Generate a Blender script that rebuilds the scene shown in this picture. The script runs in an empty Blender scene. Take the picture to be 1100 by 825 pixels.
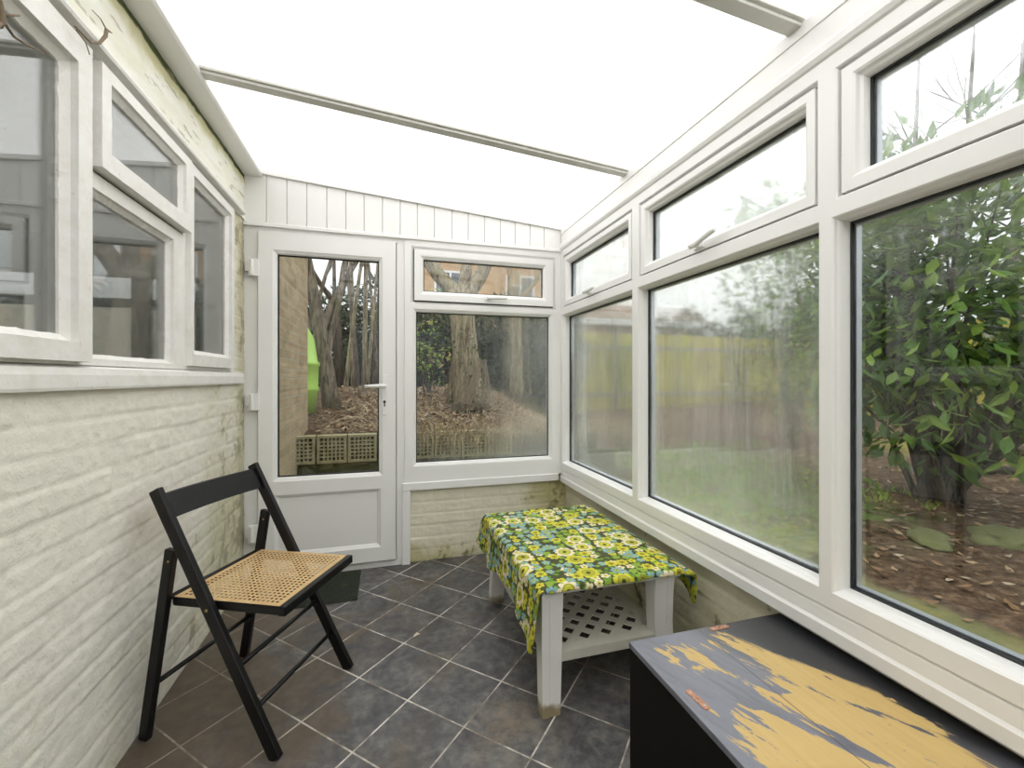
import bpy, bmesh, math, random
from mathutils import Vector, Matrix, Euler, noise as mnoise
C = bpy.context.scene
COL = C.collection
PI = math.pi

# ---------------------------------------------------------------- camera, sky, exposure
EYE = 1.2
FPX = 465.0
YAW = math.atan(135 / FPX)
cam_d = bpy.data.cameras.new('camera')
cam = bpy.data.objects.new('camera', cam_d)
COL.objects.link(cam)
cam.location = (0, 0, EYE)
cam.rotation_euler = (math.radians(90), 0, -YAW)
cam_d.sensor_width = 36
cam_d.lens = FPX / 1100 * 36
cam_d.shift_y = -6.5 / 1100
cam_d.clip_start = 0.02
cam_d.clip_end = 200
C.camera = cam

C.view_settings.view_transform = 'Standard'
C.view_settings.look = 'None'
C.view_settings.gamma = 1
C.view_settings.use_curve_mapping = False
C.view_settings.exposure = 0.38
SKY = 3.3          # zenith radiance of the overcast sky; horizon is about a quarter of it

w = bpy.data.worlds.new('overcast_sky')
C.world = w
w.use_nodes = True
wn = w.node_tree
wn.nodes.clear()
wo = wn.nodes.new('ShaderNodeOutputWorld')
wb = wn.nodes.new('ShaderNodeBackground')
wt = wn.nodes.new('ShaderNodeTexCoord')
wz = wn.nodes.new('ShaderNodeTexNoise')
wr = wn.nodes.new('ShaderNodeValToRGB')
wz.inputs['Scale'].default_value = 1.6
wz.inputs['Detail'].default_value = 4
wr.color_ramp.elements[0].position = 0.35
wr.color_ramp.elements[0].color = (0.88, 0.89, 0.91, 1)
wr.color_ramp.elements[1].position = 0.68
wr.color_ramp.elements[1].color = (1.0, 0.985, 0.955, 1)
wn.links.new(wt.outputs['Generated'], wz.inputs['Vector'])
wn.links.new(wz.outputs['Fac'], wr.inputs['Fac'])
wn.links.new(wr.outputs['Color'], wb.inputs['Color'])
wsx = wn.nodes.new('ShaderNodeSeparateXYZ')
wn.links.new(wt.outputs['Generated'], wsx.inputs[0])
wm = wn.nodes.new('ShaderNodeMapRange')
wm.inputs['From Min'].default_value = 0.0; wm.inputs['From Max'].default_value = 1.0
wm.inputs['To Min'].default_value = SKY * 0.22; wm.inputs['To Max'].default_value = SKY
wn.links.new(wsx.outputs[2], wm.inputs['Value'])
wn.links.new(wm.outputs[0], wb.inputs['Strength'])
wn.links.new(wb.outputs['Background'], wo.inputs['Surface'])

# ---------------------------------------------------------------- node helpers
class NT:
    def __init__(s, name):
        s.m = bpy.data.materials.new(name)
        s.m.use_nodes = True
        s.t = s.m.node_tree
        s.t.nodes.clear()
        s.out = s.t.nodes.new('ShaderNodeOutputMaterial')
    def n(s, typ, ins=None, **kw):
        nd = s.t.nodes.new('ShaderNode' + typ)
        for k, v in kw.items():
            setattr(nd, k, v)
        if ins:
            for k, v in ins.items():
                s.set(nd.inputs[k], v)
        return nd
    def set(s, sock, v):
        if hasattr(v, 'is_output'):
            s.t.links.new(v, sock)
        else:
            if isinstance(v, (tuple, list)) and len(v) == 3 and sock.type == 'RGBA':
                v = (*v, 1)
            sock.default_value = v
    def math(s, op, a, b=None, c=None, clamp=False):
        nd = s.t.nodes.new('ShaderNodeMath')
        nd.operation = op
        nd.use_clamp = clamp
        s.set(nd.inputs[0], a)
        if b is not None: s.set(nd.inputs[1], b)
        if c is not None: s.set(nd.inputs[2], c)
        return nd.outputs[0]
    def vmath(s, op, a, b=None, scale=None):
        nd = s.t.nodes.new('ShaderNodeVectorMath')
        nd.operation = op
        s.set(nd.inputs[0], a)
        if b is not None: s.set(nd.inputs[1], b)
        if scale is not None: s.set(nd.inputs['Scale'], scale)
        return nd.outputs[1] if op in ('LENGTH', 'DISTANCE', 'DOT_PRODUCT') else nd.outputs[0]
    def obj(s):
        return s.n('TexCoord').outputs['Object']
    def scale(s, v, sc):
        return s.vmath('MULTIPLY', v, sc)
    def noise(s, v, scale, detail=4, rough=0.55, dist=0.0):
        return s.n('TexNoise', {'Vector': v, 'Scale': scale, 'Detail': detail, 'Roughness': rough, 'Distortion': dist}).outputs['Fac']
    def ss(s, x, a, b, lo=0.0, hi=1.0):
        nd = s.n('MapRange', {'Value': x, 'From Min': a, 'From Max': b, 'To Min': lo, 'To Max': hi}, interpolation_type='SMOOTHSTEP')
        return nd.outputs[0]
    def mix(s, f, a, b):
        nd = s.t.nodes.new('ShaderNodeMix')
        nd.data_type = 'RGBA'
        s.set(nd.inputs[0], f)
        s.set(nd.inputs[6], a)
        s.set(nd.inputs[7], b)
        return nd.outputs[2]
    def ramp(s, f, pts, const=False):
        nd = s.t.nodes.new('ShaderNodeValToRGB')
        cr = nd.color_ramp
        if const: cr.interpolation = 'CONSTANT'
        while len(cr.elements) < len(pts): cr.elements.new(0.5)
        for e, (p, c) in zip(cr.elements, pts):
            e.position = p
            e.color = (*c, 1)
        s.set(nd.inputs[0], f)
        return nd.outputs[0]
    def bump(s, h, strength=0.3, dist=0.01):
        return s.n('Bump', {'Height': h, 'Strength': strength, 'Distance': dist}).outputs[0]
    def xyz(s, v):
        nd = s.n('SeparateXYZ', {'Vector': v})
        return nd.outputs[0], nd.outputs[1], nd.outputs[2]
    def comb(s, x, y, z):
        return s.n('CombineXYZ', {'X': x, 'Y': y, 'Z': z}).outputs[0]
    def bsdf(s, color, rough=0.5, normal=None, metal=0.0, spec=0.5, **kw):
        ins = {'Base Color': color, 'Roughness': rough, 'Metallic': metal, 'Specular IOR Level': spec}
        if normal is not None: ins['Normal'] = normal
        ins.update(kw)
        return s.n('BsdfPrincipled', ins).outputs[0]
    def done(s, sh):
        s.t.links.new(sh, s.out.inputs['Surface'])
        return s.m

def plain(name, col, rough=0.5, metal=0.0, var=0.08, nscale=20, bump=0.0, spec=0.5):
    t = NT(name)
    v = t.obj()
    f = t.noise(v, nscale, 4)
    lo = tuple(c * (1 - var) for c in col)
    hi = tuple(min(1, c * (1 + var)) for c in col)
    c = t.mix(f, lo, hi)
    nm = t.bump(t.noise(v, nscale * 3, 3), bump, 0.004) if bump else None
    return t.done(t.bsdf(c, rough, nm, metal, spec))

M = {}
M['upvc'] = plain('white_plastic_frame', (0.83, 0.825, 0.81), 0.32, var=0.02, nscale=3)
M['gasket'] = plain('black_rubber_gasket', (0.02, 0.022, 0.025), 0.6)
M['spacer'] = plain('grey_metal_spacer', (0.42, 0.45, 0.5), 0.35, metal=0.6)
M['hinge_metal'] = plain('steel', (0.5, 0.5, 0.48), 0.35, metal=0.9)
M['dark'] = plain('dark_hole', (0.01, 0.01, 0.01), 0.7)

def painted_brick(name, base, algae_amt=0.5, wall='left'):
    t = NT(name)
    v = t.obj()
    x, y, z = t.xyz(v)
    f1 = t.noise(v, 2.2, 5, 0.6)
    f2 = t.noise(v, 9, 5, 0.65)
    f3 = t.noise(v, 60, 4, 0.6)
    c = t.mix(t.ss(f2, 0.35, 0.7), tuple(b * 0.93 for b in base), base)
    # algae and damp stains
    if wall == 'left':
        far = t.ss(y, 1.7, 2.86)
        low = t.ss(z, 0.9, 0.1)
        a = t.math('ADD', t.math('MULTIPLY', far, 0.30), t.math('MULTIPLY', low, 0.16))
        edge = t.math('MULTIPLY', t.ss(y, 2.70, 2.87), 0.22)
        a = t.math('ADD', a, edge)
    elif wall == 'end':
        low = t.ss(z, 0.25, 0.0)
        far = t.ss(x, 0.7, 1.2)
        a = t.math('ADD', t.math('MULTIPLY', low, 0.35), t.math('MULTIPLY', far, 0.38))
    else:
        a = t.math('ADD', t.math('MULTIPLY', t.ss(z, 0.44, 0.0), 0.14), 0.10)
    m = t.math('MULTIPLY', t.ss(t.math('ADD', t.math('MULTIPLY', f1, 0.6), t.math('ADD', t.math('MULTIPLY', f2, 0.4), t.math('SUBTRACT', a, 0.62))), 0.0, 0.30), algae_amt)
    c = t.mix(m, c, (0.50, 0.46, 0.22))
    c = t.mix(t.math('MULTIPLY', t.ss(t.math('ADD', f2, t.math('MULTIPLY', a, 0.45)), 0.66, 0.80), algae_amt), c, (0.17, 0.15, 0.07))
    spots = t.ss(t.noise(v, 38, 2, 0.5), 0.72, 0.78)
    c = t.mix(t.math('MULTIPLY', spots, 0.35), c, (0.38, 0.36, 0.27))
    h = t.math('ADD', t.math('MULTIPLY', t.noise(v, 110, 4, 0.7), 0.9), t.math('MULTIPLY', t.noise(v, 30, 4), 0.8))
    return t.done(t.bsdf(c, 0.75, t.bump(h, 0.55, 0.004), spec=0.25))

M['brick_left'] = painted_brick('cream_painted_brick', (0.86, 0.83, 0.745), 0.55, 'left')
M['brick_end'] = painted_brick('damp_cream_painted_brick', (0.80, 0.76, 0.60), 0.9, 'end')
M['brick_right'] = painted_brick('mouldy_cream_painted_brick', (0.76, 0.72, 0.54), 1.0, 'right')

def m_band():
    t = NT('flaking_cream_paint_with_mould')
    v = t.obj()
    x, y, z = t.xyz(v)
    st = t.scale(v, (1, 0.35, 1))
    f = t.noise(st, 14, 5, 0.65)
    g = t.noise(v, 7, 5, 0.6)
    c = t.mix(t.ss(f, 0.3, 0.7), (0.80, 0.78, 0.66), (0.86, 0.85, 0.79))
    top = t.ss(z, 2.27, 2.385)
    m = t.ss(t.math('ADD', t.math('MULTIPLY', top, 0.55), g), 0.62, 0.95)
    c = t.mix(t.math('MULTIPLY', m, 0.8), c, (0.55, 0.52, 0.26))
    top2 = t.ss(z, 2.335, 2.382)
    m2 = t.ss(t.math('ADD', t.math('MULTIPLY', top2, 0.62), t.math('MULTIPLY', g, 0.75)), 0.66, 0.86)
    c = t.mix(m2, c, (0.07, 0.08, 0.025))
    cr = t.ss(t.noise(t.scale(v, (1, 0.18, 1)), 30, 3, 0.6), 0.60, 0.64)
    c = t.mix(t.math('MULTIPLY', cr, 0.55), c, (0.30, 0.28, 0.18))
    return t.done(t.bsdf(c, 0.75, t.bump(t.math('ADD', f, t.math('MULTIPLY', t.noise(v, 45), 0.4)), 0.6, 0.006), spec=0.25))
M['band'] = m_band()

def m_oldpaint():
    t = NT('old_white_gloss_paint_on_timber')
    v = t.obj()
    f = t.noise(v, 18, 5, 0.6)
    g = t.noise(v, 55, 3, 0.6)
    c = t.mix(t.ss(f, 0.3, 0.7), (0.79, 0.765, 0.73), (0.84, 0.83, 0.81))
    c = t.mix(t.math('MULTIPLY', t.ss(g, 0.66, 0.74), 0.45), c, (0.50, 0.40, 0.30))
    c = t.mix(t.math('MULTIPLY', t.ss(t.noise(v, 6, 4), 0.58, 0.75), 0.35), c, (0.62, 0.58, 0.50))
    return t.done(t.bsdf(c, 0.5, t.bump(t.math('ADD', f, t.math('MULTIPLY', g, 0.5)), 0.5, 0.004), spec=0.35))
M['oldpaint'] = m_oldpaint()

def m_roof():
    t = NT('fluted_translucent_roof_sheet')
    v = t.obj()
    x, y, z = t.xyz(v)
    wv = t.math('SINE', t.math('MULTIPLY', y, 2 * PI / 0.018))
    f = t.noise(t.scale(v, (0.5, 6, 1)), 3, 4, 0.6)
    base = t.mix(t.ss(f, 0.35, 0.75), (0.95, 0.95, 0.94), (0.90, 0.885, 0.85))
    c = t.mix(t.math('MULTIPLY', t.ss(wv, 0.2, 1.0), 0.05), base, (0.6, 0.6, 0.6))
    tr = t.n('BsdfTranslucent', {'Color': c}).outputs[0]
    df = t.n('BsdfDiffuse', {'Color': (0.9, 0.9, 0.9)}).outputs[0]
    s1 = t.n('MixShader', {0: 0.16, 1: tr, 2: df}).outputs[0]
    return t.done(s1)
M['roof'] = m_roof()

def m_glass(name, fog=0.0, dirt=0.0, tint=(0.86, 0.88, 0.88), kind='plain'):
    t = NT(name)
    v = t.obj()
    x, y, z = t.xyz(v)
    fres = t.n('Fresnel', {'IOR': 1.5}).outputs[0]
    trn = t.n('BsdfTransparent', {'Color': tint}).outputs[0]
    gl = t.n('BsdfGlossy', {'Color': (1, 1, 1), 'Roughness': 0.02}).outputs[0]
    base = t.n('MixShader', {0: t.math('MULTIPLY', fres, 0.8), 1: trn, 2: gl}).outputs[0]
    if fog <= 0 and dirt <= 0:
        return t.done(base)
    tl = t.n('BsdfTranslucent', {'Color': (0.86, 0.89, 0.88)}).outputs[0]
    df = t.n('BsdfDiffuse', {'Color': (0.75, 0.77, 0.76)}).outputs[0]
    haze = t.n('MixShader', {0: 0.35, 1: tl, 2: df}).outputs[0]
    if dirt > 0:
        f = t.noise(v, 7, 5, 0.7)
        sp = t.ss(t.noise(v, 90, 2), 0.70, 0.76)
        fac = t.math('ADD', t.math('MULTIPLY', f, dirt), t.math('MULTIPLY', sp, 0.25))
        return t.done(t.n('MixShader', {0: fac, 1: base, 2: haze}).outputs[0])
    rf = t.n('BsdfRefraction', {'Color': (0.95, 0.97, 0.96), 'Roughness': 0.13, 'IOR': 1.10}).outputs[0]
    streak = t.noise(t.scale(v, (14, 14, 0.9)), 4, 4, 0.65)      # vertical runs
    cloud = t.noise(v, 2.6, 4, 0.6)
    drops = t.noise(v, 110, 2, 0.5)
    if kind == 'mid':        # fogged all over, most below and along the top, clearer at the near top corner
        amt = t.math('ADD', 0.085, t.math('MULTIPLY', t.ss(z, 1.0, 0.65), 0.04))
        amt = t.math('ADD', amt, t.math('MULTIPLY', t.ss(z, 1.30, 1.5), 0.05))
        corner = t.math('MULTIPLY', t.ss(z, 1.25, 1.5), t.ss(y, 1.25, 1.0))
        amt = t.math('SUBTRACT', amt, t.math('MULTIPLY', corner, 0.09))
        amt = t.math('SUBTRACT', amt, t.math('MULTIPLY', t.math('MULTIPLY', t.ss(y, 1.3, 1.0), t.ss(z, 1.0, 0.8)), 0.06))
    elif kind == 'end':      # damp toward the bottom and one side
        amt = t.math('ADD', t.math('MULTIPLY', t.ss(x, 0.50, 1.10), 0.16), t.math('MULTIPLY', t.ss(z, 0.95, 0.62), 0.06))
    elif kind == 'top':
        amt = t.math('ADD', 0.12, t.math('MULTIPLY', t.ss(z, 1.9, 1.75), 0.1))
    else:
        amt = t.math('ADD', -0.01, t.math('MULTIPLY', t.ss(z, 1.30, 1.62), 0.09))
    amt = t.math('ADD', amt, t.math('MULTIPLY', t.math('SUBTRACT', streak, 0.5), 0.16))
    amt = t.math('ADD', amt, t.math('MULTIPLY', t.math('SUBTRACT', cloud, 0.5), 0.20))
    amt = t.math('MULTIPLY', t.math('MAXIMUM', amt, 0.0), fog, clamp=True)
    hz = t.n('MixShader', {0: amt, 1: base, 2: haze}).outputs[0]
    bl2 = t.n('MixShader', {0: amt, 1: rf, 2: haze}).outputs[0]
    bl = t.n('MixShader', {0: t.ss(amt, 0.03, 0.14, 0.0, 0.75), 1: hz, 2: bl2}).outputs[0]
    band_ = t.ss(z, 1.38, 1.50) if kind == 'mid' else 0.0
    clear = t.ss(t.math('ADD', drops, t.math('MULTIPLY', band_, 0.08)), 0.66, 0.70)
    return t.done(t.n('MixShader', {0: t.math('MULTIPLY', clear, 0.5), 1: bl, 2: base}).outputs[0])

M['glass'] = m_glass('clear_glass')
M['glass_end'] = m_glass('damp_glass_end', 1.0, kind='end')
M['glass_mid'] = m_glass('condensation_glass', 1.0, kind='mid')
M['glass_near'] = m_glass('lightly_misted_glass', 0.7, kind='near')
M['glass_top'] = m_glass('wet_glass', 1.0, kind='top')
M['glass_old'] = m_glass('dusty_old_glass', 0, 0.12, tint=(0.88, 0.89, 0.88))

def m_floor():
    t = NT('dark_slate_effect_tiles')
    v = t.obj()
    P0 = (0.2565, 1.836)
    S = 0.2553
    a = -PI / 4
    tx = -(math.cos(a) * P0[0] - math.sin(a) * P0[1])
    ty = -(math.sin(a) * P0[0] + math.cos(a) * P0[1])
    mp = t.n('Mapping', {'Vector': v, 'Rotation': (0, 0, a), 'Location': (tx, ty, 0)}).outputs[0]
    q = t.vmath('SCALE', mp, scale=1 / S)
    cell = t.vmath('FLOOR', q)
    fr = t.vmath('FRACTION', q)
    fx, fy, _ = t.xyz(fr)
    dx = t.math('MINIMUM', fx, t.math('SUBTRACT', 1.0, fx))
    dy = t.math('MINIMUM', fy, t.math('SUBTRACT', 1.0, fy))
    d = t.math('MINIMUM', dx, dy)
    wob = t.math('MULTIPLY', t.math('SUBTRACT', t.noise(v, 60, 2), 0.5), 0.006)
    d = t.math('ADD', d, wob)
    grout = t.ss(d, 0.0095, 0.0135, 1.0, 0.0)
    rnd = t.n('TexWhiteNoise', {'Vector': cell}).outputs['Value']
    off = t.vmath('ADD', t.vmath('SCALE', cell, scale=3.7), v)
    n1 = t.noise(off, 7, 6, 0.65, 0.6)
    n2 = t.noise(off, 26, 5, 0.65)
    c = t.ramp(t.math('ADD', t.math('MULTIPLY', n1, 0.6), t.math('MULTIPLY', n2, 0.4)),
               [(0.34, (0.032, 0.032, 0.035)), (0.46, (0.080, 0.080, 0.084)), (0.54, (0.135, 0.131, 0.128)), (0.66, (0.25, 0.235, 0.21))])
    c = t.mix(t.math('MULTIPLY', rnd, 0.45), c, (0.030, 0.029, 0.031))
    x, y, z = t.xyz(v)
    left = t.ss(x, 0.05, -0.6, 0.0, 1.0)
    b1 = t.noise(v, 3.2, 6, 0.7, 0.8)
    br = t.ss(t.math('ADD', b1, t.math('MULTIPLY', left, 0.20)), 0.48, 0.70)
    c = t.mix(t.math('MULTIPLY', br, 0.6), c, (0.135, 0.095, 0.055))
    # one bleached, rusty splash in front of the table
    sp = t.vmath('DISTANCE', v, (0.42, 1.45, 0))
    spm = t.ss(t.math('ADD', sp, t.math('MULTIPLY', t.noise(v, 16, 6, 0.75), 0.50)), 0.40, 0.22)
    c = t.mix(t.math('MULTIPLY', spm, 0.6), c, (0.27, 0.215, 0.15))
    fl = t.ss(t.noise(v, 55, 3, 0.6), 0.72, 0.78)
    c = t.mix(t.math('MULTIPLY', fl, 0.4), c, (0.32, 0.29, 0.24))
    gc = t.mix(t.ss(t.noise(v, 5, 4, 0.7), 0.40, 0.62), (0.20, 0.16, 0.12), (0.70, 0.66, 0.60))
    gc = t.mix(t.math('MULTIPLY', left, 0.6), gc, (0.16, 0.12, 0.08))
    c = t.mix(grout, c, gc)
    h = t.math('ADD', t.math('MULTIPLY', grout, -0.8), t.math('MULTIPLY', n2, 0.4))
    rough = t.math('ADD', 0.34, t.math('MULTIPLY', n1, 0.3))
    return t.done(t.bsdf(c, rough, t.bump(h, 0.35, 0.004), spec=0.5))
M['floor'] = m_floor()

# ---------------------------------------------------------------- mesh helpers
class MB:
    def __init__(s):
        s.v = []; s.f = []; s.mi = []
    def add(s, vs, fs, mi=0):
        b = len(s.v)
        s.v += [tuple(p) for p in vs]
        for f in fs:
            s.f.append(tuple(b + i for i in f)); s.mi.append(mi)
        return s
    def box(s, x0, x1, y0, y1, z0, z1, mi=0, mat=None):
        vs = [Vector((x, y, z)) for z in (z0, z1) for y in (y0, y1) for x in (x0, x1)]
        if mat is not None: vs = [mat @ p for p in vs]
        return s.add(vs, [(0, 2, 3, 1), (4, 5, 7, 6), (0, 1, 5, 4), (2, 6, 7, 3), (0, 4, 6, 2), (1, 3, 7, 5)], mi)
    def bar(s, a, b, wu, wv, up=(0, 0, 1), mi=0, taper=1.0):
        """rectangular bar from a to b; wv along 'up' made square to the axis"""
        a = Vector(a); b = Vector(b)
        d = (b - a).normalized()
        u = d.cross(Vector(up)).normalized()
        v = u.cross(d).normalized()
        vs = []
        for p, k in ((a, 1.0), (b, taper)):
            for su, sv in ((-1, -1), (1, -1), (1, 1), (-1, 1)):
                vs.append(p + u * su * wu / 2 * k + v * sv * wv / 2 * k)
        return s.add(vs, [(0, 3, 2, 1), (4, 5, 6, 7), (0, 1, 5, 4), (1, 2, 6, 5), (2, 3, 7, 6), (3, 0, 4, 7)], mi)
    def tube(s, pts, rad, n=8, mi=0, cap=True):
        pts = [Vector(p) for p in pts]
        if not hasattr(rad, '__len__'): rad = [rad] * len(pts)
        vs = []; fs = []
        prev = None
        for i, p in enumerate(pts):
            d = (pts[min(i + 1, len(pts) - 1)] - pts[max(i - 1, 0)])
            d = d.normalized() if d.length > 1e-9 else Vector((0, 0, 1))
            if prev is None:
                a = Vector((0, 0, 1)) if abs(d.z) < 0.9 else Vector((1, 0, 0))
                u = d.cross(a).normalized()
            else:
                u = (prev - d * prev.dot(d)).normalized()
            prev = u
            v = d.cross(u)
            for k in range(n):
                t = 2 * PI * k / n
                vs.append(p + (u * math.cos(t) + v * math.sin(t)) * rad[i])
        for i in range(len(pts) - 1):
            for k in range(n):
                fs.append((i * n + k, i * n + (k + 1) % n, (i + 1) * n + (k + 1) % n, (i + 1) * n + k))
        if cap:
            fs.append(tuple(range(n - 1, -1, -1)))
            fs.append(tuple((len(pts) - 1) * n + k for k in range(n)))
        return s.add(vs, fs, mi)
    def ring(s, O, U, V, N, outer, inner, prof, mi=0):
        """mitred frame; outer/inner = (u0,v0,u1,v1); prof = list of (d,h): d metres outward from inner edge, 'O' = at outer"""
        O, U, V, N = map(Vector, (O, U, V, N))
        rows = []
        for d, h in prof:
            if d == 'O': r = outer
            else: r = (max(inner[0] - d, outer[0]), max(inner[1] - d, outer[1]), min(inner[2] + d, outer[2]), min(inner[3] + d, outer[3]))
            rows.append([O + U * a + V * b + N * h for a, b in ((r[0], r[1]), (r[2], r[1]), (r[2], r[3]), (r[0], r[3]))])
        vs = [p for r in rows for p in r]
        m = len(rows); fs = []
        for i in range(m):
            j = (i + 1) % m
            for k in range(4):
                l = (k + 1) % 4
                fs.append((i * 4 + k, i * 4 + l, j * 4 + l, j * 4 + k))
        return s.add(vs, fs, mi)
    def sweep(s, prof, axis, a0, a1, mi=0):
        """extrude closed 2-D profile along x or y; prof pts are (p,z)"""
        vs = []
        for a in (a0, a1):
            for p, z in prof:
                vs.append((p, a, z) if axis == 'y' else (a, p, z))
        n = len(prof)
        fs = [(k, (k + 1) % n, n + (k + 1) % n, n + k) for k in range(n)]
        fs += [tuple(range(n)), tuple(range(2 * n - 1, n - 1, -1))]
        return s.add(vs, fs, mi)
    def build(s, name, mat, parent=None, bevel=0.0, smooth=False, seg=2, fixn=True):
        me = bpy.data.meshes.new(name)
        me.from_pydata(s.v, [], s.f)
        mats = mat if isinstance(mat, (list, tuple)) else [mat]
        for m in mats: me.materials.append(m)
        if len(mats) > 1: me.polygons.foreach_set('material_index', s.mi)
        if fixn:
            bm = bmesh.new(); bm.from_mesh(me)
            bmesh.ops.recalc_face_normals(bm, faces=bm.faces)
            bm.to_mesh(me); bm.free()
        if smooth: me.polygons.foreach_set('use_smooth', [True] * len(me.polygons))
        me.update()
        o = bpy.data.objects.new(name, me)
        COL.objects.link(o)
        if parent is not None: attach(o, parent)
        if bevel > 0:
            b = o.modifiers.new('bevel', 'BEVEL')
            b.width = bevel; b.segments = seg; b.limit_method = 'ANGLE'; b.angle_limit = math.radians(40)
        return o

def attach(o, parent):
    o.parent = parent
    m = Matrix.LocRotScale(parent.location, parent.rotation_euler, parent.scale)
    q = parent
    while q.parent is not None:
        pm = q.parent
        m = Matrix.LocRotScale(pm.location, pm.rotation_euler, pm.scale) @ pm_inv(q) @ m
        q = pm
    o.matrix_parent_inverse = m.inverted()
def pm_inv(o): return o.matrix_parent_inverse

def thing(name, label, cat, loc, group=None, rz=0):
    o = bpy.data.objects.new(name, None)
    COL.objects.link(o)
    o.location = loc
    o.rotation_euler = (0, 0, rz)
    o.empty_display_size = 0.1
    o['label'] = label; o['category'] = cat
    if group: o['group'] = group
    return o
def tag(o, label, cat, group=None, kind=None):
    o['label'] = label; o['category'] = cat
    if group: o['group'] = group
    if kind: o['kind'] = kind
    return o
def struct(o, label, cat):
    o['kind'] = 'structure'; o['label'] = label; o['category'] = cat
    return o
def sroot(name, label, cat, loc):
    o = thing(name, label, cat, loc)
    o['kind'] = 'structure'
    return o

# ---------------------------------------------------------------- room dimensions
XL, XR, YE, YB = -0.80, 1.193, 2.87, -1.45
ZL, ZR = 2.412, 2.262          # underside of roof sheets at x=-0.70 and x=1.193
def roofz(x): return ZL + (ZR - ZL) * (x + 0.70) / 1.893

# ---------------------------------------------------------------- floor
o = MB().box(XL - 0.12, 1.36, YB - 0.1, YE + 0.12, -0.06, 0.0).build('floor', M['floor'])
struct(o, 'dark slate effect floor tiles laid diagonally with pale grout', 'floor')

# ---------------------------------------------------------------- painted brick walls (relief meshes)
def brick_relief(name, axis, plane, sgn, a0, a1, z0, z1, mat, course=0.0775, length=0.245, step=0.007, depth=0.0023, thick=0.1, shift=0.0, amp=1.0, soft=1.0):
    """height field; axis 'y': wall face at x=plane looking to sgn*x, running along y"""
    nx = int((a1 - a0) / step) + 1
    nz = int((z1 - z0) / step) + 1
    vs = []
    for j in range(nz + 1):
        z = z0 + (z1 - z0) * j / nz
        for i in range(nx + 1):
            a = a0 + (a1 - a0) * i / nx
            wz = z + 0.004 * mnoise.noise(Vector((a * 3, z * 5, 1.3)))
            row = math.floor(wz / course)
            fz = wz - row * course
            aa = a + shift + (length / 2 if row % 2 else 0) + 0.015 * math.sin(row * 12.9) + 0.004 * mnoise.noise(Vector((a * 5, z * 9, 7.7)))
            ca = math.floor(aa / length)
            fa = aa - ca * length
            dz = min(fz, course - fz); da = min(fa, length - fa)
            h = min(1, max(0, (dz - 0.002) / 0.009)); g = min(1, max(0, (da - 0.0015) / 0.007))
            h = h * h * (3 - 2 * h); g = g * g * (3 - 2 * g)
            b = h * (0.45 + 0.55 * g)
            rr = mnoise.noise(Vector((ca * 7.13, row * 3.71, 0.5))) * 0.0035
            rr += 0.0022 * mnoise.noise(Vector((a * 28, z * 34, 2))) + 0.0012 * mnoise.noise(Vector((a * 80, z * 90, 5)))
            off = sgn * (-depth + depth * b + rr * (0.3 + 0.7 * b))
            vs.append((plane + off, a, z) if axis == 'y' else (a, plane + off, z))
    fs = []
    W = nx + 1
    for j in range(nz):
        for i in range(nx):
            fs.append((j * W + i, j * W + i + 1, (j + 1) * W + i + 1, (j + 1) * W + i))
    mb = MB().add(vs, fs)
    bp = plane - sgn * 0.014
    if axis == 'y': mb.box(min(bp, bp - sgn * thick), max(bp, bp - sgn * thick), a0, a1, z0, z1)
    else: mb.box(a0, a1, min(bp, bp - sgn * thick), max(bp, bp - sgn * thick), z0, z1)
    return mb.build(name, mat, smooth=False, fixn=False)

o = brick_relief('wall_left', 'y', XL, 1, 0.55, YE, 0, 1.17, M['brick_left'], step=0.0075, thick=0.14)
struct(o, 'cream painted brick house wall under the old timber windows', 'wall')
o.data.polygons.foreach_set('use_smooth', [True] * len(o.data.polygons))
mb = MB()
mb.box(XL - 0.154, XL - 0.004, YB, 0.55, 0, 1.17)
o = mb.build('wall_left_near', M['brick_left']); struct(o, 'painted house wall behind the viewer on the left', 'wall')
# brick pier between window frame and end wall
o = brick_relief('wall_left_pier', 'y', XL, 1, 2.655, YE, 1.17, 2.12, M['brick_left'], step=0.0075, thick=0.14)
struct(o, 'narrow strip of algae stained painted brick between old window and door', 'wall')
o = brick_relief('wall_end', 'x', YE + 0.02, -1, 0.12, 1.26, 0, 0.50, M['brick_end'], step=0.007, depth=0.0025, shift=0.1)
struct(o, 'low damp stained painted brick wall under the end window', 'wall')
o.data.polygons.foreach_set('use_smooth', [True] * len(o.data.polygons))
o = brick_relief('wall_right', 'y', 1.238, -1, 0.6, YE + 0.02, 0, 0.50, M['brick_right'], step=0.009, shift=0.05)
struct(o, 'low mouldy painted brick wall under the long window', 'wall')
o.data.polygons.foreach_set('use_smooth', [True] * len(o.data.polygons))
o = MB().box(1.238, 1.34, YB, 0.6, 0, 0.5).build('wall_right_near', M['brick_right']); struct(o, 'low painted wall under the near window', 'wall')
# band above the kitchen windows
mb = MB()
nz, ny = 26, 300
vs = []
for j in range(nz + 1):
    z = 2.12 + (2.40 - 2.12) * j / nz
    for i in range(ny + 1):
        y = YB + (YE - YB) * i / ny
        e = 0.006 * mnoise.noise(Vector((y * 2, z * 22, 3))) + 0.003 * mnoise.noise(Vector((y * 14, z * 40, 9)))
        e += -0.006 * max(0, 1 - abs(z - (2.215 + 0.004 * math.sin(y * 3))) / 0.008)
        vs.append((XL + 0.004 + e, y, z))
fs = [(j * (ny + 1) + i, j * (ny + 1) + i + 1, (j + 1) * (ny + 1) + i + 1, (j + 1) * (ny + 1) + i) for j in range(nz) for i in range(ny)]
mb.add(vs, fs)
mb.box(XL - 0.154, XL - 0.012, YB, YE, 2.12, 2.9)
o = mb.build('wall_left_upper', M['band'], smooth=True, fixn=False); struct(o, 'flaking cream painted band above the old windows, green mould along its top', 'wall')

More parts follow.
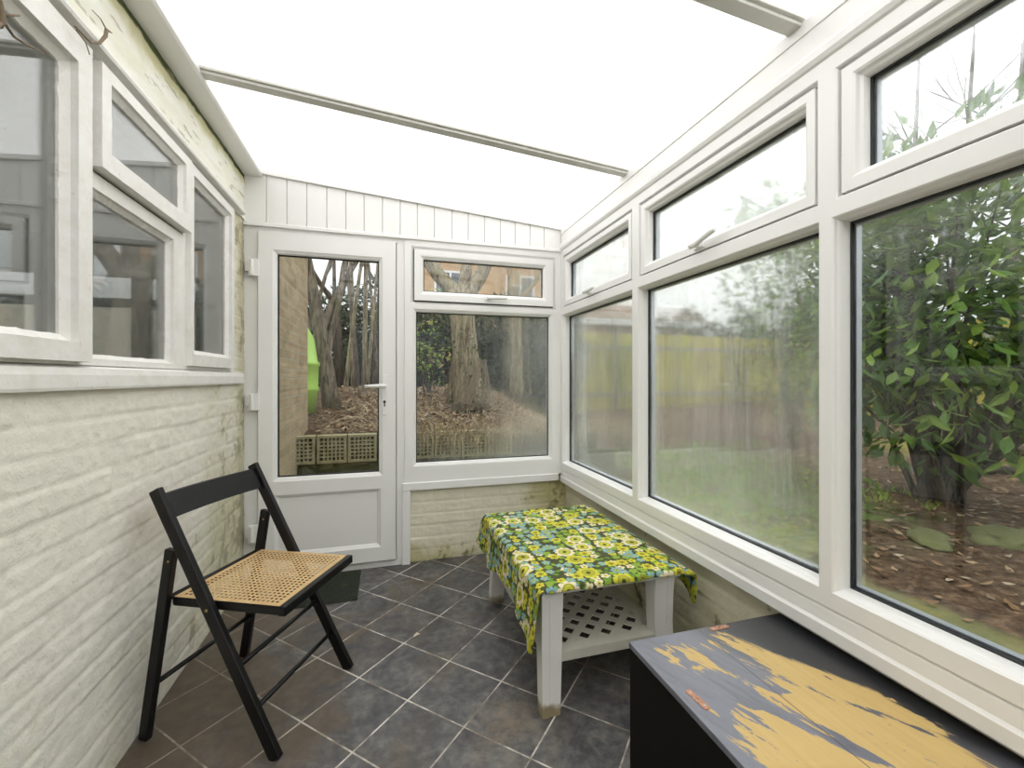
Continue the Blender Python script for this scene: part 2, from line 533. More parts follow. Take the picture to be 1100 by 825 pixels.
# back wall behind the camera, its unseen wide window added to bring in fill daylight
mb = MB()
mb.box(XL, 1.34, YB - 0.1, YB, 0, 0.9)
mb.box(XL, -0.55, YB - 0.1, YB, 0.9, 2.05); mb.box(1.0, 1.34, YB - 0.1, YB, 0.9, 2.05)
mb.box(XL, 1.34, YB - 0.1, YB, 2.05, 2.45)
o = mb.build('wall_back', M['brick_left']); struct(o, 'painted wall behind the viewer', 'wall')
wb_ = sroot('window_9', 'unseen window added in the wall behind the viewer for fill light', 'window', (0.2, YB - 0.05, 0.9))
MB().ring((0, YB, 0), (1, 0, 0), (0, 0, 1), (0, 1, 0), (-0.55, 0.9, 1.0, 2.05), (-0.49, 0.96, 0.94, 1.99), [(0, -0.07), (0, 0.01), ('O', 0.01), ('O', -0.07)]).build('window_frame', M['upvc'], wb_)  # frame of the added unseen window
MB().box(-0.49, 0.94, YB - 0.05, YB - 0.045, 0.96, 1.99).build('glass_pane', M['glass'], wb_)

# ---------------------------------------------------------------- roof
mb = MB()
N = 1
x0, x1 = -0.72, 1.30
y0, y1 = YB - 0.05, YE + 0.10
mb.add([(x0, y0, roofz(x0) + 0.012), (x1, y0, roofz(x1) + 0.012), (x1, y1, roofz(x1) + 0.012), (x0, y1, roofz(x0) + 0.012)], [(0, 1, 2, 3)])
o = mb.build('ceiling', M['roof']); struct(o, 'white translucent fluted plastic lean-to roof', 'ceiling')
# glazing bars: the underside is a shallow tee
def roofbar(yc, lab, n):
    mb = MB()
    wv = 0.046
    for (h0, h1, ww) in ((-0.012, 0.0, wv), (0.0, 0.011, wv + 0.022)):
        a = -0.705; b = XR + 0.002
        vs = []
        for x in (a, b):
            for (yy, hh) in ((yc - ww / 2, h0), (yc + ww / 2, h0), (yc + ww / 2, h1), (yc - ww / 2, h1)):
                vs.append((x, yy, roofz(x) + hh))
        mb.add(vs, [(0, 3, 2, 1), (4, 5, 6, 7), (0, 1, 5, 4), (1, 2, 6, 5), (2, 3, 7, 6), (3, 0, 4, 7)])
    o = mb.build('trim_%d' % n, M['roofbar'], bevel=0.002)
    struct(o, lab, 'glazing bar')
M['roofbar'] = plain('weathered_white_bar', (0.66, 0.65, 0.61), 0.45, var=0.05, nscale=12)
roofbar(1.995, 'far pale glazing bar crossing the translucent roof', 1)
roofbar(1.022, 'nearer glazing bar crossing the roof at the top right', 2)
roofbar(0.05, 'glazing bar overhead', 3)
roofbar(-0.92, 'glazing bar behind the viewer', 4)

# wall plate on the left, eaves beam on the right
o = MB().sweep([(XL - 0.01, 2.385), (-0.708, 2.385), (-0.700, 2.392), (-0.700, 2.412), (-0.706, 2.44), (XL - 0.01, 2.46)], 'y', YB, YE).build('trim_5', M['upvc'])
struct(o, 'white wall plate where the roof meets the house wall', 'beam')
X = XR
o = MB().sweep([(X - 0.004, 2.258), (X - 0.004, 2.218), (X, 2.216), (X, 2.150), (X - 0.006, 2.147), (X - 0.012, 2.138), (X - 0.012, 2.118), (X - 0.006, 2.106), (X + 0.004, 2.098), (X + 0.12, 2.100), (X + 0.12, 2.26)], 'y', YB, YE + 0.10).build('trim_6', M['upvc'])
struct(o, 'white moulded eaves beam above the long window', 'beam')
# end cladding: vertical tongue and groove boards under the sloping roof
seams = [-0.682, -0.572, -0.4625, -0.3506, -0.2415, -0.1337, -0.0234, 0.0854, 0.1927, 0.3023, 0.4165, 0.5267, 0.6372, 0.7478, 0.8539, 0.9622, 1.0679, 1.193]
mb = MB()
edges = [XL - 0.02] + seams
for i in range(len(edges) - 1):
    a, b = edges[i] + 0.0028, edges[i + 1] - 0.0028
    z0 = 2.112
    def zt(x): return roofz(max(x, -0.7)) - 0.001
    for (aa, bb, yy) in ((a, b, YE - 0.006),):
        vs = [(aa, yy, z0), (bb, yy, z0), (bb, yy, zt(bb)), (aa, yy, zt(aa)),
              (edges[i], YE + 0.004, z0), (edges[i + 1], YE + 0.004, z0), (edges[i + 1], YE + 0.004, zt(edges[i + 1])), (edges[i], YE + 0.004, zt(edges[i]))]
        mb.add(vs, [(0, 1, 2, 3), (0, 3, 7, 4), (1, 5, 6, 2), (0, 4, 5, 1), (2, 6, 7, 3), (4, 7, 6, 5)])
mb.add([(XL - 0.02, YE + 0.003, 2.08), (1.3, YE + 0.003, 2.08), (1.3, YE + 0.003, roofz(1.3)), (XL - 0.02, YE + 0.003, 2.43),
        (XL - 0.02, YE + 0.08, 2.08), (1.3, YE + 0.08, 2.08), (1.3, YE + 0.08, roofz(1.3)), (XL - 0.02, YE + 0.08, 2.43)], [(0, 1, 2, 3), (4, 7, 6, 5), (0, 4, 5, 1), (2, 6, 7, 3)])
o = mb.build('wall_gable', M['upvc']); struct(o, 'white vertical board cladding under the sloping roof end', 'cladding')
mb = MB()
vs = []
for x in (-0.70, XR):
    for yy, hh in ((YE - 0.024, -0.013), (YE + 0.0, -0.013), (YE + 0.0, 0.010), (YE - 0.024, 0.010)):
        vs.append((x, yy, roofz(x) + hh))
mb.add(vs, [(0, 3, 2, 1), (4, 5, 6, 7), (0, 1, 5, 4), (1, 2, 6, 5), (2, 3, 7, 6), (3, 0, 4, 7)])
o = mb.build('trim_7', M['upvc']); struct(o, 'thin sloping white trim at the roof end', 'trim')
o = MB().sweep([(YE - 0.018, 2.094), (YE - 0.018, 2.110), (YE - 0.006, 2.118), (YE + 0.02, 2.118), (YE + 0.02, 2.094)], 'x', XL, XR).build('trim_8', M['upvc'])
struct(o, 'thin horizontal white trim above the door', 'trim')

# ---------------------------------------------------------------- plastic windows
FP = [(0, -0.075), (0, -0.026), (0.002, -0.018), (0.006, -0.012), (0.008, -0.004), (0.012, 0.0), ('O', 0.0), ('O', -0.075)]
EP = [(0, -0.060), (0, -0.014), (0.004, -0.006), (0.012, -0.002), (0.016, 0.004), (0.024, 0.006), ('O', 0.006), ('O', -0.060)]      # sculpted frame
SP = [(0, -0.055), (0, -0.028), (0.003, -0.020), (0.010, -0.015), (0.014, -0.006), (0.020, -0.002), ('O', -0.002), ('O', -0.055)]
ES = [(0, -0.030), (0, -0.002), (0.004, 0.004), (0.012, 0.008), (0.017, 0.014), (0.026, 0.016), ('O', 0.016), ('O', 0.000)]       # opening sash

def cockspur(parent, P, A, N, sign=1, lift=0.02):
    """small white window latch: base plate, neck, lever. P on sash, A along the rail, N into room"""
    P, A, N = Vector(P), Vector(A), Vector(N)
    Zv = Vector((0, 0, 1))
    mb = MB()
    mb.bar(P - A * 0.026, P + A * 0.026, 0.010, 0.020, up=Zv)
    mb.tube([P, P + N * 0.030], [0.009, 0.008], 10)
    q = P + N * 0.032
    mb.tube([q - A * sign * 0.012, q + A * sign * 0.02, q + A * sign * 0.06 + Zv * lift * 0.5, q + A * sign * 0.105 + Zv * lift, q + A * sign * 0.125 + Zv * lift],
            [0.012, 0.012, 0.011, 0.0105, 0.008], 10)
    return mb.build('handle', M['upvc'], parent, bevel=0.001, smooth=False)

def right_bay(n, ya, yb, lab, g_low, g_top, handle=True, wl=None, full=True):
    """bay between mullion edges; y measured at the room face; glass openings from measured lines"""
    r = sroot('window_%d' % n, lab, 'window', (XR, (ya + yb) / 2, 0.52))
    O, U, V, Nn = (XR, 0, 0), (0, 1, 0), (0, 0, 1), (-1, 0, 0)
    gy0, gy1 = wl
    mb = MB()
    mb.ring(O, U, V, Nn, (ya, 0.555, yb, 1.672), (gy0, 0.612, gy1, 1.636), FP)
    sy0, sy1 = gy0 + 0.004, gy1 - 0.010
    mb.ring(O, U, V, Nn, (ya, 1.672, yb, 2.100), (sy0, 1.706, sy1, 2.046), FP)
    mb.build('window_frame', M['upvc'], r)
    si = (sy0 + 0.044, 1.756, sy1 - 0.052, 1.997)
    sb = MB().ring(O, U, V, Nn, (sy0 - 0.001, 1.705, sy1 - 0.004, 2.042), si, SP)
    s = sb.build('opening_sash', M['upvc'], r)
    MB().ring(O, U, V, Nn, (sy0, 1.706, sy1, 2.046), (sy0 + 0.004, 1.710, sy1 - 0.004, 2.042), [(0, -0.05), (0, -0.012), ('O', -0.012), ('O', -0.05)]).build('seal', M['gasket'], r)
    for (nm, rect, h, mt) in (('top_pane', si, -0.046, g_top), ('glass_pane', (gy0, 0.612, gy1, 1.636), -0.060, g_low)):
        p = s if nm == 'top_pane' else r
        g = MB().box(XR - h, XR - h + 0.004, rect[0], rect[2], rect[1], rect[3]).build(nm, mt, p)
        e = 0.004
        MB().ring((XR, 0, 0), U, V, Nn, rect, (rect[0] + e, rect[1] + e, rect[2] - e, rect[3] - e), [(0, h - 0.003), (0, h + 0.007), ('O', h + 0.007), ('O', h - 0.003)]).build('gasket', M['gasket'], g)
        e2 = 0.008
        MB().ring((XR, 0, 0), U, V, Nn, rect, (rect[0] + e2, rect[1] + e2, rect[2] - e2, rect[3] - e2), [(0, h - 0.026), (0, h - 0.006), ('O', h - 0.006), ('O', h - 0.026)]).build('spacer_bar', M['spacer'], g)
    if handle:
        yc = (gy0 + gy1) / 2
        cockspur(s, (XR - 0.0, yc + 0.03, 1.724), (0, -1, 0), (-1, 0, 0), 1, 0.022 if n == 2 else 0.004)
    return r

right_bay(1, 1.906, YE + 0.03, 'far narrow bay of the long window, fogged with condensation, beside the corner', M['glass_mid'], M['glass_top'], wl=(1.942, 2.830))
right_bay(2, 0.929, 1.906, 'wide middle bay of the long window, heavily fogged with condensation', M['glass_mid'], M['glass_top'], wl=(0.959, 1.872))
right_bay(3, -0.06, 0.929, 'nearest clear bay of the long window looking onto the leafy shrub', M['glass_near'], M['glass_near'], wl=(0.0, 0.899))
right_bay(4, YB, -0.06, 'bay of the long window behind the viewer', M['glass_near'], M['glass_near'], wl=(-1.3, -0.12))

# sill under the long window
o = MB().sweep([(XR + 0.11, 0.560), (XR + 0.010, 0.560), (XR + 0.006, 0.548), (XR + 0.003, 0.543), (XR + 0.001, 0.509), (XR - 0.002, 0.504), (XR - 0.005, 0.500), (XR - 0.005, 0.466), (XR - 0.001, 0.460), (XR + 0.11, 0.460)], 'y', YB, YE - 0.002).build('trim_9', M['upvc'])
struct(o, 'white stepped sill board under the long window', 'sill')

# end window
r = sroot('window_5', 'end window with opening top light beside the white door', 'window', (0.66, YE, 0.52))
O, U, V, Nn = (0, YE, 0), (1, 0, 0), (0, 0, 1), (0, -1, 0)
mb = MB()
mb.ring(O, U, V, Nn, (0.113, 0.522, XR + 0.02, 1.672), (0.186, 0.646, 1.108, 1.630), EP)
mb.ring(O, U, V, Nn, (0.113, 1.672, XR + 0.02, 2.094), (0.170, 1.700, 1.135, 2.035), EP)
mb.build('window_frame', M['upvc'], r)
s = MB().ring(O, U, V, Nn, (0.173, 1.703, 1.132, 2.032), (0.232, 1.765, 1.060, 1.972), ES).build('opening_sash', M['upvc'], r)
MB().ring(O, U, V, Nn, (0.170, 1.700, 1.135, 2.035), (0.173, 1.703, 1.132, 2.032), [(0, -0.03), (0, 0.0), ('O', 0.0), ('O', -0.03)]).build('seal', M['gasket'], r)
for nm, rect, h, p in (('top_pane', (0.232, 1.765, 1.060, 1.972), -0.018, s), ('glass_pane', (0.186, 0.646, 1.108, 1.630), -0.030, r)):
    g = MB().box(rect[0], rect[2], YE - h, YE - h + 0.004, rect[1], rect[3]).build(nm, M['glass_end'], p)
    e = 0.006
    MB().ring(O, U, V, Nn, rect, (rect[0] + e, rect[1] + e, rect[2] - e, rect[3] - e), [(0, h - 0.003), (0, h + 0.006), ('O', h + 0.006), ('O', h - 0.003)]).build('gasket', M['gasket'], g)
cockspur(s, (0.66, YE - 0.016, 1.735), (1, 0, 0), (0, -1, 0), 1, 0.004)
# trims round the low end wall
o = MB().box(0.098, XR - 0.02, YE - 0.016, YE + 0.03, 0.474, 0.523).build('trim_10', M['upvc'], bevel=0.003); struct(o, 'white trim board under the end window', 'trim')
o = MB().box(0.098, 0.148, YE - 0.014, YE + 0.03, 0.0, 0.476).build('trim_11', M['upvc'], bevel=0.003); struct(o, 'upright white trim beside the door frame', 'trim')
# corner post
o = MB().box(1.196, 1.30, 2.868, YE + 0.10, 0.50, 2.12).build('trim_12', M['upvc'], bevel=0.003); struct(o, 'white corner post between end window and long window', 'post')

# ---------------------------------------------------------------- door
d = sroot('door_1', 'white glazed plastic door with lower panel and white lever handle', 'door', (-0.33, YE, 0))
mb = MB()
mb.ring(O, U, V, Nn, (-0.812, -0.02, 0.116, 2.094), (-0.730, 0.035, 0.064, 2.066), [(0, -0.05), (0, -0.004), ('O', -0.004), ('O', -0.05)])
mb.ring(O, U, V, Nn, (-0.815, -0.02, 0.122, 2.094), (-0.700, 0.06, 0.040, 2.045), [(0, -0.07), (0, -0.034), ('O', -0.034), ('O', -0.07)])
mb.build('door_frame', M['upvc'], d, bevel=0.002)
# leaf with three stacked rings
lf = MB()
lf.ring(O, U, V, Nn, (-0.722, 0.540, 0.058, 2.060), (-0.624, 0.605, -0.045, 1.938), [(0, -0.03), (0, 0.002), (0.006, 0.010), (0.014, 0.014), (0.022, 0.020), ('O', 0.020), ('O', -0.03)])
lf.ring(O, U, V, Nn, (-0.722, 0.048, 0.058, 0.540), (-0.614, 0.158, -0.055, 0.482), [(0, -0.03), (0, 0.002), (0.006, 0.010), (0.014, 0.014), (0.022, 0.020), ('O', 0.020), ('O', -0.03)])
leaf = lf.build('door_leaf', M['upvc'], d)
MB().box(-0.614, -0.055, YE - 0.004, YE + 0.02, 0.158, 0.482).build('lower_panel', M['upvc'], leaf)
g = MB().box(-0.624, -0.045, YE + 0.016, YE + 0.020, 0.605, 1.938).build('glass_pane', M['glass'], leaf)
MB().ring(O, U, V, Nn, (-0.624, 0.605, -0.045, 1.938), (-0.617, 0.612, -0.052, 1.931), [(0, -0.022), (0, -0.009), ('O', -0.009), ('O', -0.022)]).build('gasket', M['gasket'], leaf)
for hz in (1.845, 1.060, 0.290):
    mb = MB()
    mb.box(-0.768, -0.716, YE - 0.034, YE - 0.018, hz - 0.05, hz + 0.05)
    mb.tube([(-0.752, YE - 0.030, hz - 0.046), (-0.752, YE - 0.030, hz + 0.046)], 0.012, 12)
    mb.box(-0.790, -0.752, YE - 0.022, YE - 0.002, hz - 0.022, hz + 0.038)
    hb = mb.build('hinge', M['upvc'], d, bevel=0.002)
mb = MB().box(-0.026, 0.004, YE - 0.030, YE - 0.018, 0.965, 1.222)
pl_ = mb.build('handle_plate', M['upvc'], d, bevel=0.004)
mb = MB()
mb.tube([(-0.010, YE - 0.028, 1.150), (-0.010, YE - 0.068, 1.150)], [0.011, 0.010], 12)
mb.tube([(-0.004, YE - 0.070, 1.150), (-0.04, YE - 0.072, 1.151), (-0.085, YE - 0.070, 1.150), (-0.128, YE - 0.064, 1.148)], [0.011, 0.011, 0.0105, 0.009], 12)
mb.build('lever', M['upvc'], d, smooth=True)
mb = MB()
mb.tube([(-0.011, YE - 0.0315, 1.050), (-0.011, YE - 0.030, 1.050)], 0.0085, 12)
mb.box(-0.0145, -0.0075, YE - 0.0315, YE - 0.030, 1.020, 1.048)
mb.build('keyhole', M['dark'], d)

# ---------------------------------------------------------------- old timber kitchen windows
OW, UW, VW, NW = (XL, 0, 0), (0, 1, 0), (0, 0, 1), (1, 0, 0)
def rough(mb, amp=0.0018, seed=0, cuts=True):
    return mb
def timber_ring(name, outer, inner, prof, parent, putty=True):
    """painted timber frame with slightly uneven edges and putty line"""
    bm_rings = MB()
    O_, U_, V_, N_ = map(Vector, (OW, UW, VW, NW))
    rows = []
    seg = 40
    def loop(r):
        pts = []
        c = [(r[0], r[1]), (r[2], r[1]), (r[2], r[3]), (r[0], r[3])]
        for k in range(4):
            a, b = c[k], c[(k + 1) % 4]
            for i in range(seg): pts.append((a[0] + (b[0] - a[0]) * i / seg, a[1] + (b[1] - a[1]) * i / seg))
        return pts
    m = 0
    vs = []
    for pi_, (dd, h) in enumerate(prof):
        r = outer if dd == 'O' else (inner[0] - dd, inner[1] - dd, inner[2] + dd, inner[3] + dd)
        am = 0.0055 if (dd != 'O' and dd <= 0.006) else 0.0013
        for (a, b) in loop(r):
            nA = mnoise.noise(Vector((a * 26, b * 26, pi_ * 0.15 + 3))) + 0.5 * mnoise.noise(Vector((a * 47, b * 47, 5)))
            ca = (a - (inner[0] + inner[2]) / 2); cb = (b - (inner[1] + inner[3]) / 2)
            sa = am * nA
            vs.append(O_ + U_ * (a - math.copysign(sa, ca)) + V_ * (b - math.copysign(sa, cb)) + N_ * (h + 0.4 * am * nA))
    L = seg * 4; P = len(prof)
    fs = []
    for i in range(P):
        j = (i + 1) % P
        for k in range(L):
            l = (k + 1) % L
            fs.append((i * L + k, i * L + l, j * L + l, j * L + k))
    return MB().add(vs, fs).build(name, M['oldpaint'], parent)
TF = [(0, -0.05), (0, -0.022), (0.012, -0.010), (0.014, 0.0), ('O', 0.0), ('O', -0.06)]
TC = [(0, -0.03), (0, -0.012), (0.016, 0.003), (0.018, 0.012), ('O', 0.012), ('O', -0.03)]
def pane(rect, h, parent, name='glass_pane', mat=None):
    return MB().box(XL + h - 0.003, XL + h, rect[0], rect[2], rect[1], rect[3]).build(name, mat or M['glass_old'], parent)

# light 1 (nearest): protruding casement
k1 = sroot('window_6', 'nearest old timber casement with peeling white paint, left edge of view', 'window', (XL, 1.1, 1.235))
timber_ring('window_frame', (0.62, 1.235, 1.480, 2.125), (0.665, 1.262, 1.456, 2.098), TF, k1)
s1 = timber_ring('casement', (0.655, 1.243, 1.462, 2.100), (0.72, 1.312, 1.388, 2.012), [(0, -0.03), (0, -0.005), (0.016, 0.010), (0.018, 0.026), ('O', 0.026), ('O', -0.03)], k1)
pane((0.71, 1.30, 1.395, 2.02), -0.012, s1)
# light 2: fixed pane with top hung vent ajar
k2 = sroot('window_7', 'middle old timber window, its small top vent hanging slightly open', 'window', (XL, 1.78, 1.235))
timber_ring('window_frame', (1.480, 1.235, 2.100, 1.785), (1.505, 1.268, 1.985, 1.728), TF, k2)
timber_ring('vent_frame', (1.480, 1.785, 2.100, 2.125), (1.510, 1.800, 2.060, 2.095), TF, k2)
pane((1.49, 1.25, 2.0, 1.74), -0.026, k2)
vent = thing('window_vent', '', '', (XL + 0.02, 0, 2.085)); del vent['label']; del vent['category']
vent.name = 'vent_sash'
attach(vent, k2)
vs_ = timber_ring('vent_rails', (1.492, 1.795, 2.082, 2.092), (1.552, 1.866, 2.012, 2.040), [(0, -0.01), (0, 0.008), (0.014, 0.022), (0.016, 0.032), ('O', 0.032), ('O', -0.006)], vent)
vp_ = pane((1.545, 1.86, 2.02, 2.045), 0.006, vent)
# light 3: far casement
k3 = sroot('window_8', 'far narrow old timber casement closest to the door', 'window', (XL, 2.36, 1.235))
timber_ring('window_frame', (2.100, 1.235, 2.70, 2.125), (2.125, 1.262, 2.635, 2.098), TF, k3)
s3 = timber_ring('casement', (2.105, 1.250, 2.640, 2.100), (2.150, 1.318, 2.578, 2.040), [(0, -0.03), (0, -0.005), (0.016, 0.008), (0.018, 0.020), ('O', 0.020), ('O', -0.03)], k3)
pane((2.14, 1.31, 2.585, 2.05), -0.012, s3)
# glazing behind the viewer on this side
o = MB().box(XL - 0.14, XL - 0.01, YB, 0.62, 1.17, 2.125).build('wall_left_side', M['brick_left']); struct(o, 'painted house wall beside the old windows behind the viewer', 'wall')
# timber sill and drip mould
o = MB().sweep([(XL - 0.06, 1.168), (XL + 0.020, 1.168), (XL + 0.022, 1.176), (XL + 0.022, 1.208), (XL + 0.018, 1.226), (XL - 0.02, 1.238), (XL - 0.06, 1.238)], 'y', 0.55, 2.80).build('trim_13', M['oldpaint'])
struct(o, 'thick white painted timber sill under the old windows', 'sill')
o = MB().sweep([(XL - 0.05, 2.118), (XL + 0.010, 2.112), (XL + 0.038, 2.118), (XL + 0.042, 2.126), (XL + 0.040, 2.134), (XL + 0.008, 2.150), (XL + 0.006, 2.158), (XL - 0.05, 2.158)], 'y', 0.3, 2.76).build('trim_14', M['oldpaint'])
struct(o, 'projecting white painted drip moulding over the old windows', 'moulding')

# the house room seen dimly through those windows
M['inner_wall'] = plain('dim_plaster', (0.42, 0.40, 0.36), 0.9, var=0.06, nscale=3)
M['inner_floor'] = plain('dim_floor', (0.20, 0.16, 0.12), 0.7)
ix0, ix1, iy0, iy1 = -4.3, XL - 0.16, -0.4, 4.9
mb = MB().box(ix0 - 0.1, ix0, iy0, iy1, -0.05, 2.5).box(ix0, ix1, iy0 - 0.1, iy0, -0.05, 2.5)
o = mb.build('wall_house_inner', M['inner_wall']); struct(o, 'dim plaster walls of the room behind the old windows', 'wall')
mb = MB()
ho = [(-4.2, -3.02), (-2.72, -2.30), (-2.16, -2.07), (-1.86, -1.78)]
zb0, zb1 = 0.95, 2.15
xs = [ix0] + [q for h in ho for q in h] + [ix1 + 0.14]
for i in range(0, len(xs), 2): mb.box(xs[i], xs[i + 1], iy1, iy1 + 0.08, zb0, zb1)
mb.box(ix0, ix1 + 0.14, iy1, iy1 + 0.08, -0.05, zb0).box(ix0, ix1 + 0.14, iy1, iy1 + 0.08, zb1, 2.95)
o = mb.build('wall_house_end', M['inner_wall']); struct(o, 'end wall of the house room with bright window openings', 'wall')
wq = sroot('window_10', 'bright far window seen through the old panes', 'window', (-2.5, iy1, zb0))
mb = MB()
for a, b in ho:
    mb.box(a, b, iy1 + 0.01, iy1 + 0.05, 1.86, 1.945)
mb.build('transom', M['inner_wall'], wq)
mb = MB()
for a, b in ho: mb.box(a, b, iy1 + 0.03, iy1 + 0.034, zb0, zb1)
mb.build('glass_pane', M['glass'], wq)
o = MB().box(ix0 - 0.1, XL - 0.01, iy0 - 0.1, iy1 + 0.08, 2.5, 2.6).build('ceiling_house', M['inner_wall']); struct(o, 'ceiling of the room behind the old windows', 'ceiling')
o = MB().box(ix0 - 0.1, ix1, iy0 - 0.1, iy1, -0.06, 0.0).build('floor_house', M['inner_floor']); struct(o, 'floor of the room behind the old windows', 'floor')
# cracked line on the near pane is a hair-thin cut
# ---------------------------------------------------------------- dry creeper
M['twig'] = plain('dry_brown_twig', (0.20, 0.15, 0.10), 0.8, var=0.3, nscale=40)
r = thing('creeper_stem', 'dry brown creeper twig curling over the top of the near casement', 'creeper', (XL + 0.05, 1.12, 1.90))
xx = -0.745
MB().tube([(xx, 1.09, 1.99), (xx + .004, 1.114, 1.952), (xx, 1.128, 1.925), (xx, 1.122, 1.905)], [0.005, 0.005, 0.006, 0.004], 7).build('stem', M['twig'], r, smooth=True)
MB().tube([(xx, 1.126, 1.924), (xx - .004, 1.16, 1.915), (xx - .01, 1.21, 1.930), (xx - .014, 1.26, 1.95)], [0.0035, 0.003, 0.0025, 0.0015], 6).build('side_shoot', M['twig'], r, smooth=True)
MB().tube([(xx, 1.130, 1.935), (xx + .006, 1.16, 1.96)], [0.003, 0.002], 6).build('side_shoot', M['twig'], r, smooth=True)
MB().tube([(xx, 1.122, 1.912), (xx, 1.10, 1.885), (xx, 1.095, 1.87)], [0.005, 0.004, 0.002], 6).build('side_shoot', M['twig'], r, smooth=True)
r = thing('creeper_stem', 'small curved creeper twig hooked over the moulding between near and middle old windows', 'creeper', (XL + 0.05, 1.40, 2.05))
MB().tube([(xx, 1.395, 2.045), (xx, 1.38, 2.065), (xx - .012, 1.365, 2.085)], [0.0012, 0.0016, 0.002], 6).build('side_shoot', M['twig'], r, smooth=True)
MB().tube([(xx - .012, 1.36, 2.09), (xx, 1.40, 2.080), (xx, 1.435, 2.105), (xx, 1.462, 2.145), (xx, 1.466, 2.165), (xx, 1.49, 2.175)], [0.0016, 0.0026, 0.0036, 0.0045, 0.0045, 0.0015], 8).build('stem', M['twig'], r, smooth=True)
MB().tube([(xx, 1.466, 2.165), (xx, 1.44, 2.175), (xx, 1.405, 2.17)], [0.002, 0.0015, 0.001], 5).build('side_shoot', M['twig'], r, smooth=True)

# ================================================================ THINGS IN THE ROOM
# ---------------------------------------------------------------- folding chair
M['blackwood'] = plain('black_stained_wood', (0.006, 0.0055, 0.006), 0.36, var=0.3, nscale=30, bump=0.05, spec=0.32)
M['brass'] = plain('brass_screw', (0.45, 0.33, 0.14), 0.35, metal=0.9)
def m_cane():
    t = NT('woven_cane')
    v = t.obj()
    x, y, z = t.xyz(v)
    st = t.math('SINE', t.math('MULTIPLY', t.math('ADD', x, y), 2 * PI / 0.004))
    n = t.noise(v, 25, 4)
    c = t.mix(n, (0.50, 0.31, 0.13), (0.74, 0.53, 0.27))
    c = t.mix(t.math('MULTIPLY', t.ss(st, 0.3, 1.0), 0.3), c, (0.34, 0.20, 0.08))
    return t.done(t.bsdf(c, 0.45, t.bump(t.math('ADD', st, n), 0.2, 0.001)))
M['cane'] = m_cane()
def cane_mesh(x0, x1, y0, y1, z, P=0.0170, hr=0.60):
    """sheet pierced by rows of octagonal holes, solid woven margin round the edge"""
    mb = MB()
    mg = 0.014
    nx = int((x1 - x0 - 2 * mg) / P); ny = int((y1 - y0 - 2 * mg) / P)
    ax = (x0 + x1) / 2 - nx * P / 2; ay = (y0 + y1) / 2 - ny * P / 2
    bx_, by_ = ax + nx * P, ay + ny * P
    for (a, b, c, d) in ((x0, x1, y0, ay), (x0, x1, by_, y1), (x0, ax, ay, by_), (bx_, x1, ay, by_)):
        mb.add([(a, c, z), (b, c, z), (b, d, z), (a, d, z)], [(0, 1, 2, 3)])
    oct_ = [(math.cos(PI / 8 + k * PI / 4), math.sin(PI / 8 + k * PI / 4)) for k in range(8)]
    for i in range(nx):
        for j in range(ny):
            cx, cy = ax + (i + .5) * P, ay + (j + .5) * P
            inner = [(cx + u * P * hr / 2, cy + w_ * P * hr / 2, z) for u, w_ in oct_]
            outer = []
            for u, w_ in oct_:
                m = 0.5 / max(abs(u), abs(w_))
                outer.append((cx + u * m * P, cy + w_ * m * P, z))
            cor = [(cx + P / 2, cy + P / 2, z), (cx - P / 2, cy + P / 2, z), (cx - P / 2, cy - P / 2, z), (cx + P / 2, cy - P / 2, z)]
            fs = []
            for k in range(8):
                l = (k + 1) % 8
                if k % 2 == 0: fs.append((k, 8 + k, 16 + k // 2, 8 + l, l))
                else: fs.append((k, 8 + k, 8 + l, l))
            mb.add(inner + outer + cor, fs)
    return mb

ch = thing('folding_chair', 'black wooden folding chair with woven cane seat beside the painted brick wall', 'chair', (-0.46, 1.815, 0), rz=math.radians(-25.2))
def ch_obj(name, mb, mat=None, parent=None, bevel=0.003, label=None, smooth=False):
    o = mb.build(name, mat or M['blackwood'], None, bevel=bevel, smooth=smooth)
    o.parent = parent or ch
    if label: o['label'] = label
    return o
# local axes: +x front, y across; near side is y=-0.215
def lp(z): return 0.243 - 0.443 * z / 0.827          # long leg axis
def sp_(z): return -0.243 + 0.103 * z / 0.635        # short leg axis
for s in (-1, 1):
    y = s * 0.215
    mb = MB()
    a = Vector((lp(0.0), y, 0.0)); b = Vector((lp(0.83), y, 0.83))
    mb.bar(a, b, 0.022, 0.040, up=(1, 0, 0))
    o = ch_obj('long_leg', mb, bevel=0.004)
    mb = MB(); mb.bar(Vector((sp_(0.0), y, 0.0)), Vector((sp_(0.637), y, 0.637)), 0.022, 0.036, up=(1, 0, 0))
    ch_obj('rear_leg', mb, bevel=0.004)
    mb = MB()
    mb.box(-0.155, 0.242, s * 0.188 - 0.009, s * 0.188 + 0.009, 0.440, 0.468)
    ch_obj('seat_side_rail', mb)
    mb = MB(); mb.tube([(lp(0.452), y - 0.013, 0.452), (lp(0.452), y + 0.013, 0.452)], 0.005, 10)
    ch_obj('pivot_pin', mb, M['brass'], bevel=0, label='small brass pivot pin')
    mb = MB(); mb.tube([(sp_(0.60) + 0.004, y - 0.0125, 0.60), (sp_(0.60) + 0.004, y + 0.0125, 0.60)], 0.004, 10)
    ch_obj('pivot_pin', mb, M['brass'], bevel=0, label='small brass pivot pin')
mb = MB()
mb.box(0.238, 0.262, -0.203, 0.212, 0.441, 0.472)
ch_obj('seat_front_rail', mb)
mb = MB(); mb.box(-0.160, -0.142, -0.195, 0.195, 0.444, 0.466); ch_obj('seat_rear_rail', mb)
mb = cane_mesh(-0.150, 0.240, -0.198, 0.205, 0.4715)
ch_obj('cane_seat', mb, M['cane'], bevel=0, label='woven cane seat panel')
